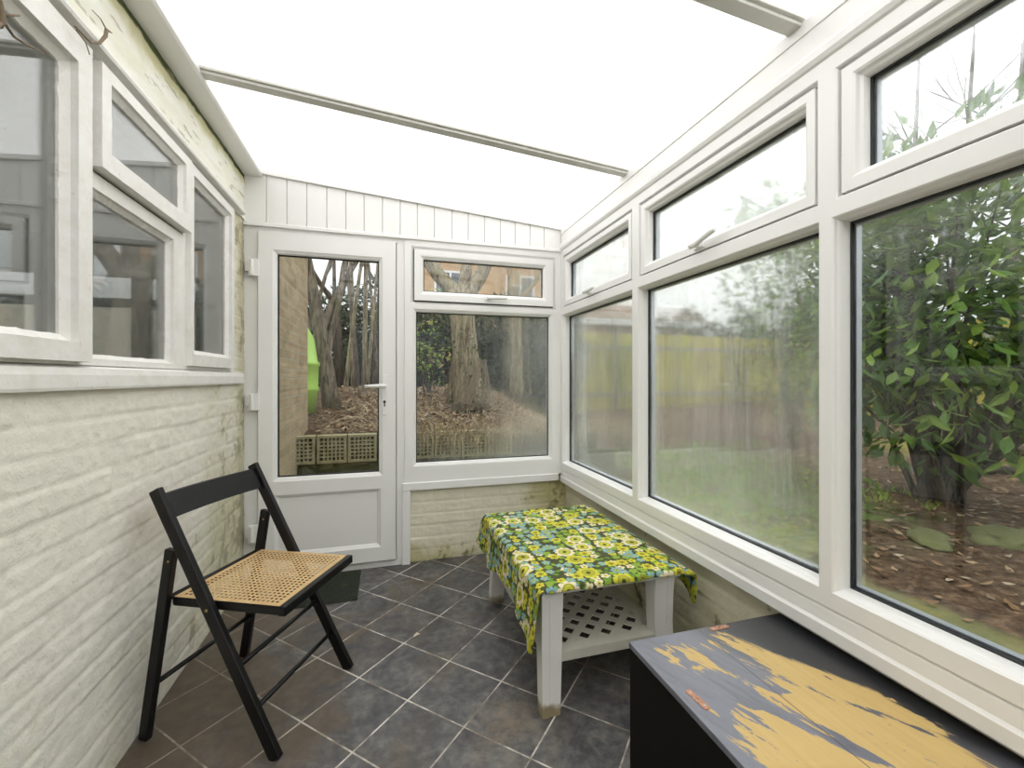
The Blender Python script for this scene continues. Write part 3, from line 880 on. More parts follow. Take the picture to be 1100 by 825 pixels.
# curved back slat
mb = MB()
nseg = 14
for (k0, k1) in ((0, nseg),):
    vs = []
    for i in range(nseg + 1):
        u = i / nseg; yy = -0.205 + 0.41 * u
        bow = -0.016 * (1 - (2 * u - 1) ** 2)
        for zz in (0.735, 0.812):
            xc = lp(zz) + bow
            vs += [(xc - 0.007, yy, zz), (xc + 0.007, yy, zz)]
    fs = []
    for i in range(nseg):
        a = i * 4; b = a + 4
        fs += [(a, b, b + 1, a + 1), (a + 2, a + 3, b + 3, b + 2), (a, a + 2, b + 2, b), (a + 1, b + 1, b + 3, a + 3)]
    fs += [(0, 1, 3, 2), (nseg * 4, nseg * 4 + 2, nseg * 4 + 3, nseg * 4 + 1)]
    mb.add(vs, fs)
ch_obj('back_slat', mb, bevel=0.002)
for (xf, z, nm) in ((lp, 0.27, 0), (lp, 0.145, 0), (sp_, 0.18, 0)):
    mb = MB(); mb.tube([(xf(z), -0.205, z), (xf(z), 0.205, z)], 0.0085, 12); ch_obj('rung', mb, bevel=0, smooth=True)
mb = MB(); mb.tube([(-0.163, -0.205, 0.468), (-0.163, 0.205, 0.468)], 0.009, 12); ch_obj('rung', mb, bevel=0, smooth=True)

# ---------------------------------------------------------------- white plastic table
M['tableplastic'] = None
def m_tp():
    t = NT('aged_white_plastic')
    v = t.obj()
    x, y, z = t.xyz(v)
    f = t.noise(v, 10, 5, 0.65)
    dirt = t.ss(t.math('ADD', t.ss(z, 0.075, 0.0), t.math('MULTIPLY', f, 1.6)), 1.15, 1.75)
    c = t.mix(f, (0.76, 0.745, 0.70), (0.80, 0.79, 0.76))
    c = t.mix(t.math('MULTIPLY', t.ss(t.noise(v, 18, 4, 0.7), 0.60, 0.78), 0.35), c, (0.42, 0.38, 0.26))
    c = t.mix(dirt, c, (0.30, 0.24, 0.14))
    return t.done(t.bsdf(c, 0.4, t.bump(t.noise(v, 60, 3), 0.1, 0.002)))
M['tableplastic'] = m_tp()
M['shelfplastic'] = plain('grubby_white_plastic', (0.60, 0.575, 0.50), 0.5, var=0.14, nscale=16)
tb = thing('garden_table', 'low white plastic garden table with lattice lower shelf, floral cloth on top', 'table', (0.83, 1.87, 0))
TX0, TX1, TY0, TY1 = 0.530, 1.105, 1.437, 2.30
mb = MB().box(TX0, TX1, TY0, TY1, 0.425, 0.452)
mb.build('tabletop', M['tableplastic'], tb, bevel=0.008)
def table_leg(cx, cy, sx, sy):
    st = [(0.0, 0.022, 0.070, 0.052), (0.06, 0.014, 0.072, 0.054), (0.15, 0.002, 0.076, 0.058), (0.25, -0.004, 0.080, 0.062), (0.35, -0.004, 0.082, 0.068), (0.428, 0.0, 0.084, 0.074)]
    vs = []
    for z, off, wx, wy in st:
        x = cx + sx * off * 0.4; y = cy + sy * off
        # L-like section with a shallow fluted outer corner
        for (px, py) in ((-0.5, -0.5), (-0.15, -0.5), (-0.12, -0.44), (0.5, -0.44), (0.5, 0.5), (-0.5, 0.5)):
            vs.append((x + px * wx * -sx * -1 if False else x + (px if sx < 0 else -px) * wx, y + (py if sy < 0 else -py) * wy, z))
    n = 6; fs = []
    for i in range(len(st) - 1):
        for k in range(n): fs.append((i * n + k, i * n + (k + 1) % n, (i + 1) * n + (k + 1) % n, (i + 1) * n + k))
    fs += [tuple(range(n)), tuple(range(len(vs) - 1, len(vs) - n - 1, -1))]
    MB().add(vs, fs).build('leg', M['tableplastic'], tb, bevel=0.005)
for (cx, cy, sx, sy) in ((0.570, 1.476, -1, -1), (1.044, 1.486, 1, -1), (0.578, 2.255, -1, 1), (1.050, 2.255, 1, 1)):
    table_leg(cx, cy, sx, sy)
# lattice shelf
SX0, SX1, SY0, SY1, SZ0, SZ1 = 0.560, 1.060, 1.462, 2.27, 0.188, 0.203
mb = MB()
fr = 0.05
mb.box(SX0, SX1, SY0, SY0 + fr, SZ0, SZ1).box(SX0, SX1, SY1 - fr, SY1, SZ0, SZ1)
mb.box(SX0, SX0 + fr, SY0 + fr, SY1 - fr, SZ0, SZ1).box(SX1 - fr, SX1, SY0 + fr, SY1 - fr, SZ0, SZ1)
mb.box(SX0, SX1, SY0, SY0 + 0.010, 0.168, SZ0).box(SX0, SX0 + 0.01, SY0 + 0.01, SY1, 0.168, SZ0).box(SX1 - 0.01, SX1, SY0 + 0.01, SY1, 0.168, SZ0)
lx0, lx1, ly0, ly1 = SX0 + fr - 0.012, SX1 - fr + 0.012, SY0 + fr - 0.012, SY1 - fr + 0.012
pit = 0.0655
for fam, sg in enumerate((1, -1)):
    k = -60
    while k < 60:
        # line: y = sg*x + c
        cc = k * pit * math.sqrt(2) + 0.01
        pts = []
        for X_ in (lx0, lx1):
            Y_ = sg * X_ + cc
            if ly0 <= Y_ <= ly1: pts.append((X_, Y_))
        for Y_ in (ly0, ly1):
            X_ = (Y_ - cc) / sg
            if lx0 < X_ < lx1: pts.append((X_, Y_))
        if len(pts) >= 2:
            a, b = pts[0], pts[-1]
            if math.dist(a, b) > 0.03:
                e = 0.0005 * fam
                mb.bar((a[0], a[1], SZ1 - 0.003 - e), (b[0], b[1], SZ1 - 0.003 - e), 0.0285, 0.005)
        k += 1
mb.build('lattice_shelf', M['shelfplastic'], tb)

# ---------------------------------------------------------------- flowery tablecloth
def m_cloth():
    t = NT('retro_floral_cotton')
    uv = t.n('UVMap', uv_map='UVMap').outputs[0]
    warp = t.vmath('SCALE', t.vmath('SUBTRACT', t.n('TexNoise', {'Vector': uv, 'Scale': 9.0, 'Detail': 1.0}).outputs['Color'], (0.5, 0.5, 0.5)), scale=0.006)
    uvw = t.vmath('ADD', uv, warp)
    bgn = t.noise(uv, 14, 3)
    col = t.mix(bgn, (0.055, 0.062, 0.024), (0.085, 0.090, 0.038))
    # leaves / lime blobs underneath
    def layer(col, pitch, offs, nrand, petals, R, notch, palette, cpal, rc, ringc, chance=0.0, rot=1.0):
        q = t.vmath('ADD', t.vmath('SCALE', uvw, scale=1 / pitch), offs)
        vo = t.n('TexVoronoi', {'Vector': q, 'Scale': 1.0, 'Randomness': nrand}, voronoi_dimensions='2D')
        d = t.vmath('SUBTRACT', q, vo.outputs['Position'])
        x, y, z = t.xyz(d)
        r = t.math('SQRT', t.math('ADD', t.math('MULTIPLY', x, x), t.math('MULTIPLY', y, y)))
        rx, ry, rz = t.xyz(vo.outputs['Color'])
        ang = t.math('ADD', t.math('ARCTAN2', y, x), t.math('MULTIPLY', ry, 6.28 * rot))
        lobe = t.math('ABSOLUTE', t.math('COSINE', t.math('MULTIPLY', ang, petals / 2)))
        lobe = t.math('POWER', lobe, 0.55)
        rad = t.math('MULTIPLY', t.math('ADD', 1 - notch, t.math('MULTIPLY', lobe, notch)), R)
        m = t.ss(t.math('SUBTRACT', rad, r), -0.008, 0.012)
        if chance > 0: m = t.math('MULTIPLY', m, t.math('GREATER_THAN', rz, chance))
        pc = t.ramp(rx, palette, True)
        shade = t.ss(r, rc, R, 0.0, 1.0)
        streak = t.math('MULTIPLY', t.ss(t.math('ABSOLUTE', t.math('COSINE', t.math('MULTIPLY', ang, petals * 1.0))), 0.0, 0.22, 1.0, 0.0), 0.18)
        pc = t.mix(streak, pc, (0.20, 0.22, 0.05))
        cc = t.ramp(rx, cpal, True)
        f = t.mix(t.ss(r, rc * 1.25, rc * 1.32, 1.0, 0.0), pc, ringc)
        f = t.mix(t.ss(r, rc, rc * 1.06, 1.0, 0.0), f, cc)
        f = t.mix(t.ss(r, rc * 0.42, rc * 0.48, 1.0, 0.0), f, (0.06, 0.07, 0.02))
        return t.mix(m, col, f)
    Y_ = (0.60, 0.56, 0.05); CR = (0.74, 0.65, 0.44); BL = (0.22, 0.40, 0.42); LI = (0.24, 0.38, 0.05); GR = (0.14, 0.27, 0.035); OC = (0.62, 0.50, 0.03)
    col = layer(col, 0.027, (7.3, 2.1, 0), 0.8, 2, 0.44, 0.62, [(0, GR), (0.35, LI), (0.6, GR), (0.8, LI)], [(0, LI), (0.5, GR)], 0.05, GR, 0.45)
    col = layer(col, 0.043, (3.3, 9.1, 0), 0.40, 5, 0.44, 0.50, [(0, BL), (0.26, LI), (0.46, Y_), (0.66, BL), (0.80, CR)], [(0, Y_), (0.26, (0.30, 0.42, 0.05)), (0.46, (0.42, 0.30, 0.02)), (0.66, Y_)], 0.12, (0.30, 0.34, 0.05), 0.12)
    col = layer(col, 0.060, (1.7, 4.4, 0), 0.35, 7, 0.44, 0.46, [(0, Y_), (0.30, BL), (0.62, Y_), (0.86, LI)], [(0, (0.42, 0.34, 0.03)), (0.30, Y_), (0.62, (0.40, 0.32, 0.02))], 0.14, (0.10, 0.12, 0.03), 0.50)
    col = layer(col, 0.104, (5.2, 6.6, 0), 0.35, 9, 0.44, 0.34, [(0, CR), (0.62, Y_), (0.80, CR)], [(0, Y_), (0.3, (0.50, 0.52, 0.06)), (0.62, (0.42, 0.40, 0.04))], 0.20, (0.30, 0.34, 0.05), 0.50)
    wv = t.noise(uv, 900, 2)
    b = t.bsdf(col, 0.8, t.bump(wv, 0.15, 0.001), spec=0.2)
    return t.done(b)
M['floral'] = m_cloth()
def cloth():
    nu, nv = 150, 190
    # u: across (x), v: along (y); lengths in metres
    LH, RH = 0.26, 0.20
    W = TX1 - TX0 + 0.004; Lg = 0.965
    y0 = 1.418
    vs = []; uvs = []
    ztop = 0.455
    for j in range(nv + 1):
        v = j / nv
        yb = y0 + Lg * v
        # hem length on the left side varies
        lh = LH * (0.72 + 0.10 * math.sin(v * 9 + 1.2) + 0.10 * math.exp(-((v - 0.06) / 0.10) ** 2) - 0.35 * max(0, v - 0.75))
        rh = RH * (0.55 + 0.35 * math.exp(-((v - 0.03) / 0.10) ** 2))
        for i in range(nu + 1):
            tot = lh + W + rh
            s = -lh + tot * i / nu
            z = ztop; y = yb
            wr = 0.0035 * mnoise.noise(Vector((s * 7, yb * 5, 1))) + 0.002 * mnoise.noise(Vector((s * 22, yb * 16, 4)))
            # crease ridge near the far left of the top
            dd = (s - 0.10) * 0.35 + (yb - 2.08)
            wr += 0.010 * math.exp(-(dd / 0.016) ** 2) * math.exp(-((s - 0.12) / 0.14) ** 2)
            dd = (s - 0.12) * 0.1 + (yb - 2.18)
            wr += 0.007 * math.exp(-(dd / 0.014) ** 2) * math.exp(-((s - 0.05) / 0.12) ** 2)
            if s < 0:
                R = 0.02; a = min(-s / R, PI / 2)
                x = TX0 - R * math.sin(a); z = ztop - R * (1 - math.cos(a))
                rest = max(0, -s - R * PI / 2)
                k = rest / 0.2
                fold = (math.sin(yb * 34 + 1.0 + 2.2 * math.sin(yb * 5)) * 0.5 + 0.5) * 0.020 * k + 0.010 * k
                fold += 0.05 * k * k * math.exp(-((v - 1.0) / 0.10) ** 2)
                x -= fold
                z -= rest * 0.985
                y = yb + 0.012 * k * math.sin(yb * 17) + 0.05 * k * max(0, v - 0.85) / 0.15 + 0.015 * k * max(0, 0.2 - v) / 0.2
                wr = 0.003 * mnoise.noise(Vector((s * 12, yb * 12, 1)))
                x += wr
            elif s > W:
                q = s - W
                a0 = 0.05
                fl_ = min(q, a0)
                x = TX1 + fl_ * 0.93
                z = ztop - fl_ * 0.25
                rest = q - fl_
                if rest > 0:
                    x += 0.018 * (1 - math.exp(-rest / 0.02)) + 0.012 * math.sin(yb * 30) * rest / 0.1
                    z -= rest * 0.96
                x = min(x, 1.222)
            else:
                x = TX0 + s; z = ztop + wr + 0.0025
            # front hem lifts and ripples a little
            if v < 0.03 and 0 <= s <= W:
                z -= 0.003 * (1 - v / 0.03) + 0.002 * math.sin(s * 40)
            if v > 0.93:
                kk = (v - 0.93) / 0.07
                if yb > TY1: z -= 0.9 * (yb - TY1) * (0.35 + 0.3 * kk)
            fd = 0.016
            if v * Lg < fd and 0 <= s <= W + 0.05:
                q = fd - v * Lg
                z -= q * 0.95; y = y0 + fd - 0.004 - q * 0.25
            vs.append((x, y, z)); uvs.append((s, yb))
    fs = []
    Wd = nu + 1
    for j in range(nv):
        for i in range(nu): fs.append((j * Wd + i, j * Wd + i + 1, (j + 1) * Wd + i + 1, (j + 1) * Wd + i))
    o = MB().add(vs, fs).build('tablecloth', M['floral'], None, smooth=True)
    me = o.data
    ul = me.uv_layers.new(name='UVMap')
    for lp_ in me.loops: ul.data[lp_.index].uv = uvs[lp_.vertex_index]
    m = o.modifiers.new('thickness', 'SOLIDIFY'); m.thickness = 0.0012; m.offset = 1
    return o
cl = tag(cloth(), 'green, yellow and blue retro flower patterned cloth draped over the low white table', 'tablecloth')

# ---------------------------------------------------------------- black chest
def m_chest_top():
    t = NT('worn_black_gloss_paint_over_ochre')
    v = t.obj()
    x, y, z = t.xyz(v)
    # drag direction roughly along y, veering right toward the viewer
    u = t.math('ADD', x, t.math('MULTIPLY', y, 0.35))
    p = t.comb(t.math('MULTIPLY', u, 10.0), t.math('MULTIPLY', y, 2.8), 0.0)
    n1 = t.noise(p, 1.0, 6, 0.62, 1.3)
    p2 = t.comb(t.math('MULTIPLY', u, 34.0), t.math('MULTIPLY', y, 8.0), 3.0)
    n2 = t.noise(p2, 1.0, 5, 0.6, 0.8)
    ed = t.math('MULTIPLY', t.math('SUBTRACT', n2, 0.5), 0.16)
    xl = t.ss(t.math('ADD', x, ed), 0.712, 0.722)
    xr = t.ss(t.math('ADD', x, ed), 1.158, 1.148)
    yf = t.ss(t.math('ADD', y, ed), 1.060, 1.052)
    # scraped heavily toward the viewer and along the right
    heavy = t.ss(t.math('ADD', y, t.math('MULTIPLY', x, -0.40)), 0.59, 0.42)
    amt = t.math('ADD', t.math('MULTIPLY', heavy, 0.09), -0.012)
    m = t.ss(t.math('ADD', t.math('ADD', t.math('MULTIPLY', n1, 0.66), t.math('MULTIPLY', n2, 0.34)), amt), 0.502, 0.512)
    m = t.math('MULTIPLY', t.math('MULTIPLY', m, xl), t.math('MULTIPLY', xr, yf))
    # a plain black band toward the far right corner
    band = t.ss(t.math('ADD', t.math('ADD', x, t.math('MULTIPLY', y, 0.6)), t.math('MULTIPLY', n2, 0.06)), 1.64, 1.62)
    m = t.math('MULTIPLY', m, band)
    fl = t.ss(t.noise(v, 95, 4, 0.7), 0.66, 0.70)
    m = t.math('MULTIPLY', m, t.math('SUBTRACT', 1.0, t.math('MULTIPLY', fl, 0.8)))
    seam = t.ss(t.math('ABSOLUTE', t.math('SUBTRACT', x, 0.905)), 0.0008, 0.002, 1.0, 0.0)
    on = t.noise(t.comb(t.math('MULTIPLY', x, 60), t.math('MULTIPLY', y, 6), 0), 1.0, 4)
    oc = t.mix(on, (0.50, 0.33, 0.10), (0.66, 0.47, 0.18))
    painted_sheen = t.math('MULTIPLY', t.ss(t.math('ADD', t.math('ADD', x, t.math('MULTIPLY', y, 0.45)), t.math('MULTIPLY', n2, 0.10)), 1.53, 1.36), t.ss(n2, 0.2, 0.6, 0.55, 1.0))
    bl = t.mix(painted_sheen, (0.016, 0.017, 0.022), (0.17, 0.175, 0.215))  # pale lavender on the left is window and roof reflection painted into the colour
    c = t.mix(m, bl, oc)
    c = t.mix(t.math('MULTIPLY', seam, 0.8), c, (0.02, 0.015, 0.01))
    rough = t.math('ADD', 0.30, t.math('MULTIPLY', m, 0.28))
    rough = t.math('ADD', rough, t.math('MULTIPLY', n2, 0.10))
    h = t.math('ADD', t.math('MULTIPLY', m, -0.6), t.math('ADD', t.math('MULTIPLY', t.noise(v, 120, 3), 0.5), n2))
    return t.done(t.bsdf(c, rough, t.bump(h, 0.28, 0.003), spec=0.9))
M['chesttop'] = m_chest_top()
M['chestside'] = plain('dull_black_board', (0.006, 0.005, 0.004), 0.6, var=0.3, nscale=8, spec=0.15)
M['copper'] = plain('coppery_plate', (0.50, 0.25, 0.16), 0.4, metal=0.8, var=0.35, nscale=90)
bx = thing('wooden_chest', 'long black painted chest, its top worn through to ochre, under the window sill', 'chest', (0.95, 0.6, 0))
BX0, BX1, BY0, BY1, BZ = 0.671, 1.222, 0.02, 1.104, 0.440
mb = MB().box(BX0 + 0.002, BX1 - 0.002, BY0 + 0.002, BY1 - 0.002, 0.0, BZ - 0.018)
mb.build('carcass', M['chestside'], bx, bevel=0.002)
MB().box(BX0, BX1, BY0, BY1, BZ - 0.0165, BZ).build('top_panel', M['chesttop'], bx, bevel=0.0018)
def bracket(cx, cy, ang, lab):
    mb = MB()
    R_ = Matrix.Translation((cx, cy, BZ)) @ Matrix.Rotation(ang, 4, 'Z')
    # plate with three round holes (rings of quads round each hole)
    L, Wd, T = 0.066, 0.017, 0.0016
    cx_ = [-0.022, 0.0, 0.022]
    n = 12
    for c0 in cx_:
        x0_, x1_ = c0 - 0.011, c0 + 0.011
        outer = []; inner = []
        for k in range(n):
            a = 2 * PI * k / n + PI / 4
            dx, dy = math.cos(a), math.sin(a)
            sc = min(0.011 / max(abs(dx), 1e-6), Wd / 2 / max(abs(dy), 1e-6))
            outer.append((c0 + dx * sc, dy * sc)); inner.append((c0 + dx * 0.0036, dy * 0.0036))
        vs = [R_ @ Vector((a, b, T)) for a, b in outer] + [R_ @ Vector((a, b, T)) for a, b in inner] + [R_ @ Vector((a, b, 0)) for a, b in inner] + [R_ @ Vector((a, b, 0)) for a, b in outer]
        fs = []
        for k in range(n):
            l = (k + 1) % n
            fs += [(k, l, n + l, n + k), (n + k, n + l, 2 * n + l, 2 * n + k), (3 * n + k, 3 * n + l, l, k)]
        mb.add(vs, fs)
    o = mb.build('bracket_plate', M['copper'], bx)
    o['label'] = lab
    for c0 in (-0.022, 0.022):
        p = R_ @ Vector((c0, 0, 0.0006))
        MB().tube([p, p + Vector((0, 0, 0.0014))], 0.0030, 10).build('screw', M['hinge_metal'], o)
bracket(0.706, 0.860, math.radians(95), 'coppery fixing plate by the left edge of the top')
bracket(0.972, 1.088, math.radians(2), 'coppery fixing plate by the far edge of the top')

# ---------------------------------------------------------------- door mat
def m_mat():
    t = NT('dark_green_scraper_mat')
    v = t.obj()
    n = t.noise(v, 90, 3, 0.7)
    f = t.noise(v, 8, 4, 0.6)
    c = t.mix(n, (0.012, 0.015, 0.011), (0.065, 0.075, 0.055))
    c = t.mix(t.math('MULTIPLY', t.ss(f, 0.55, 0.75), 0.35), c, (0.12, 0.10, 0.06))
    return t.done(t.bsdf(c, 0.9, t.bump(n, 0.8, 0.006), spec=0.2))
M['mat'] = m_mat()
random.seed(3)
mb = MB()
mb.box(-0.60, -0.150, 2.475, 2.852, 0.0, 0.006)
# scraper bristles in a fine grid
for i in range(64):
    for j in range(54):
        x = -0.596 + 0.442 * (i + 0.5) / 64; y = 2.479 + 0.369 * (j + 0.5) / 54
        h = 0.010 + random.uniform(-0.002, 0.003)
        dx, dy = random.uniform(-0.002, 0.002), random.uniform(-0.002, 0.002)
        r_ = 0.0021
        mb.add([(x - r_, y - r_, 0.006), (x + r_, y - r_, 0.006), (x + r_, y + r_, 0.006), (x - r_, y + r_, 0.006), (x + dx, y + dy, h)], [(0, 1, 4), (1, 2, 4), (2, 3, 4), (3, 0, 4)])
o = mb.build('door_mat', M['mat'], None, fixn=False)
tag(o, 'small dark green scraper mat on the tiles in front of the white door', 'mat')
# dry scrap of leaf on the tiles
M['scrap'] = plain('dry_pale_leaf', (0.55, 0.48, 0.38), 0.8)
sx, sy = 0.135, 2.06
o = MB().add([(sx - 0.016, sy - 0.010, 0.001), (sx + 0.004, sy - 0.006, 0.006), (sx + 0.018, sy + 0.006, 0.002), (sx + 0.002, sy + 0.012, 0.009), (sx - 0.010, sy + 0.006, 0.003)], [(0, 1, 4), (1, 3, 4), (1, 2, 3)]).build('dry_leaf', M['scrap'])
m = o.modifiers.new('thickness', 'SOLIDIFY'); m.thickness = 0.001; m.offset = 1
tag(o, 'tiny pale curled dry leaf lying alone on the dark floor tiles', 'leaf')

# ================================================================ THE GARDEN
def sstep(a, b, x):
    t = min(1, max(0, (x - a) / (b - a)))
    return t * t * (3 - 2 * t)
def ground_z(x, y):
    right = 0.055 * max(0, x - 2.6) + 0.05 * max(0, y - 4.0)
    right = min(right, 0.62)
    bed = 0.62 + min(0.40, 0.15 * max(0, y - 4.5))
    k = sstep(4.42, 4.56, y) * (1 - sstep(1.5, 3.2, x))
    z = right * (1 - k) + bed * k
    amp = 0.035 * sstep(2.3, 3.0, x) + 0.045 * k
    z += amp * (mnoise.noise(Vector((x * 1.1, y * 1.1, 0))) + 0.6 * mnoise.noise(Vector((x * 3.3, y * 3.3, 5))))
    return z - 0.02
def m_ground():
    t = NT('garden_soil_moss_and_litter')
    v = t.obj()
    x, y, z = t.xyz(v)
    n = t.noise(v, 1.6, 6, 0.65, 0.5)
    f = t.noise(v, 14, 6, 0.7)
    g = t.noise(v, 60, 4, 0.7)
    soil = t.ramp(f, [(0.3, (0.035, 0.022, 0.013)), (0.5, (0.12, 0.075, 0.045)), (0.66, (0.24, 0.16, 0.10)), (0.8, (0.38, 0.29, 0.20))])
    # paved strip beside the building, mossy yellow green
    strip = t.ss(t.math('ADD', x, t.math('MULTIPLY', n, 0.5)), 3.12, 2.95)
    strip = t.math('MULTIPLY', strip, t.ss(y, 4.45, 4.40))
    path = t.mix(t.ss(n, 0.35, 0.7), (0.20, 0.20, 0.075), (0.30, 0.28, 0.15))
    path = t.mix(t.math('MULTIPLY', t.ss(f, 0.55, 0.75), 0.6), path, (0.13, 0.12, 0.07))
    c = t.mix(strip, soil, path)
    # mossy green tufts in the middle distance
    mossz = t.math('MULTIPLY', t.ss(x, 2.5, 2.8), t.ss(x, 4.5, 3.9))
    mossz = t.math('MULTIPLY', mossz, t.math('MULTIPLY', t.ss(y, 1.9, 2.6), t.ss(y, 5.8, 5.0)))
    moss = t.math('MULTIPLY', mossz, t.ss(t.math('ADD', n, t.math('MULTIPLY', g, 0.25)), 0.52, 0.68))
    c = t.mix(moss, c, (0.15, 0.22, 0.05))
    # lawn further off to the right
    lawn = t.math('MULTIPLY', t.ss(x, 6.2, 7.2), t.ss(y, 5.0, 4.2))
    c = t.mix(lawn, c, t.mix(n, (0.24, 0.24, 0.05), (0.32, 0.29, 0.08)))
    return t.done(t.bsdf(c, 0.9, t.bump(t.math('ADD', f, g), 0.8, 0.03), spec=0.15))
M['ground'] = m_ground()
mb = MB()
gx0, gx1, gy0_, gy1_ = -9.0, 22.0, -7.0, 26.0
def axis_pts(a, b, c0, c1, fine, coarse):
    pts = []; x = a
    while x < b:
        pts.append(x); x += fine if c0 <= x < c1 else coarse
    pts.append(b)
    return pts
xs_ = axis_pts(gx0, gx1, -1.5, 7.0, 0.09, 0.8)
ys_ = axis_pts(gy0_, gy1_, 0.5, 9.0, 0.09, 0.8)
vs = [(x, y, (ground_z(x, y) if not (x < 1.42 and -4.5 < y < 3.0) else -0.08)) for y in ys_ for x in xs_]
Wn = len(xs_)
fs = [(j * Wn + i, j * Wn + i + 1, (j + 1) * Wn + i + 1, (j + 1) * Wn + i) for j in range(len(ys_) - 1) for i in range(Wn - 1)]
o = mb.add(vs, fs).build('ground', M['ground'], None, smooth=True, fixn=False)
struct(o, 'rough garden ground of soil, moss and leaf litter', 'ground')

# leaf and twig litter
def island_mat(name, cols, rough=0.6, translucent=0.25, spec=0.4):
    t = NT(name)
    r = t.n('NewGeometry').outputs['Random Per Island']
    pts = [(i / (len(cols) - 1), c) for i, c in enumerate(cols)]
    c = t.ramp(r, pts)
    b = t.bsdf(c, rough, spec=spec)
    if translucent > 0:
        tl = t.n('BsdfTranslucent', {'Color': c}).outputs[0]
        b = t.n('MixShader', {0: translucent, 1: b, 2: tl}).outputs[0]
    return t.done(b)
M['litter'] = island_mat('dead_leaf_litter', [(0.07, 0.042, 0.022), (0.16, 0.09, 0.045), (0.26, 0.16, 0.085), (0.40, 0.29, 0.17), (0.13, 0.075, 0.045), (0.48, 0.40, 0.28)], 0.8, 0.0, 0.2)
M['straw'] = island_mat('dead_grass_stalks', [(0.30, 0.22, 0.12), (0.48, 0.40, 0.24), (0.20, 0.14, 0.08), (0.55, 0.47, 0.31)], 0.8, 0.0, 0.2)
M['laurel'] = island_mat('glossy_laurel_leaf', [(0.035, 0.085, 0.015), (0.13, 0.25, 0.035), (0.06, 0.14, 0.022), (0.30, 0.44, 0.06), (0.09, 0.19, 0.03)], 0.35, 0.35, 0.5)
M['hedge'] = island_mat('dark_evergreen_leaf', [(0.012, 0.030, 0.010), (0.03, 0.065, 0.018), (0.02, 0.045, 0.014), (0.065, 0.11, 0.028)], 0.45, 0.2, 0.35)
M['brightleaf'] = island_mat('fresh_green_leaf', [(0.16, 0.26, 0.03), (0.28, 0.42, 0.05), (0.20, 0.30, 0.05)], 0.5, 0.3, 0.3)
M['ivy'] = island_mat('ivy_leaf', [(0.03, 0.07, 0.02), (0.10, 0.17, 0.05), (0.18, 0.22, 0.10)], 0.5, 0.2, 0.3)

def leaf_geo(mb, p, d, side, L, W, fold=0.25):
    n = d.cross(side).normalized()
    c1 = p + d * L * 0.45 - n * W * fold
    l1 = p + d * L * 0.38 + side * W; r1 = p + d * L * 0.38 - side * W
    l2 = p + d * L * 0.72 + side * W * 0.62 - n * W * 0.2; r2 = p + d * L * 0.72 - side * W * 0.62 - n * W * 0.2
    t = p + d * L - n * W * 0.7
    mb.add([p, l1, c1, r1, l2, r2, t], [(0, 1, 2), (0, 2, 3), (1, 4, 2), (2, 5, 3), (4, 6, 2), (2, 6, 5)])
rng = random.Random(11)
def rvec():
    while True:
        v = Vector((rng.uniform(-1, 1), rng.uniform(-1, 1), rng.uniform(-1, 1)))
        if 0.05 < v.length < 1: return v.normalized()
def litter(name, n, x0, x1, y0, y1, mat, L, flat=0.35, stalk=False, cond=None):
    mb = MB()
    k = 0
    while k < n:
        x = rng.uniform(x0, x1); y = rng.uniform(y0, y1)
        if cond and not cond(x, y): continue
        k += 1
        a = rng.uniform(0, 2 * PI)
        d = Vector((math.cos(a), math.sin(a), rng.uniform(-flat, flat))).normalized()
        s = d.cross(Vector((rng.uniform(-.4, .4), rng.uniform(-.4, .4), 1))).normalized()
        p = Vector((x, y, ground_z(x, y) + rng.uniform(0.004, 0.03)))
        l = L * rng.uniform(0.6, 1.5)
        if stalk:
            q = p + d * l; m_ = (p + q) / 2 + Vector((0, 0, rng.uniform(0, 0.06)))
            wd = 0.0035
            q.z = max(q.z, ground_z(q.x, q.y) + 0.002)
            mb.add([p + s * wd, p - s * wd, m_ - s * wd, m_ + s * wd, q - s * wd * .5, q + s * wd * .5], [(0, 1, 2, 3), (3, 2, 4, 5)])
        else:
            leaf_geo(mb, p, d, s, l, l * 0.28, 0.4)
    o = mb.build(name, mat, None, fixn=False)
    return o
o = litter('leaf_litter', 6500, -0.78, 3.2, 4.56, 9.0, M['litter'], 0.055, cond=lambda x, y: not (x < -0.68 and y < 5.1))
tag(o, 'brown dead leaf litter covering the raised bed beyond the door', 'leaves', kind='stuff')
o = litter('dead_stalks', 1500, -0.5, 2.6, 4.6, 7.2, M['straw'], 0.22, 0.25, True)
tag(o, 'pale dry stalks strewn over the raised bed behind the lattice blocks', 'dead stalks', kind='stuff')
o = litter('fallen_leaves', 6500, 2.6, 8.0, -0.5, 8.8, M['litter'], 0.05, cond=lambda x, y: rng.random() < 0.03 + sstep(2.65, 3.2, x))
tag(o, 'brown fallen leaves over the soil outside the long window', 'leaves', kind='stuff')
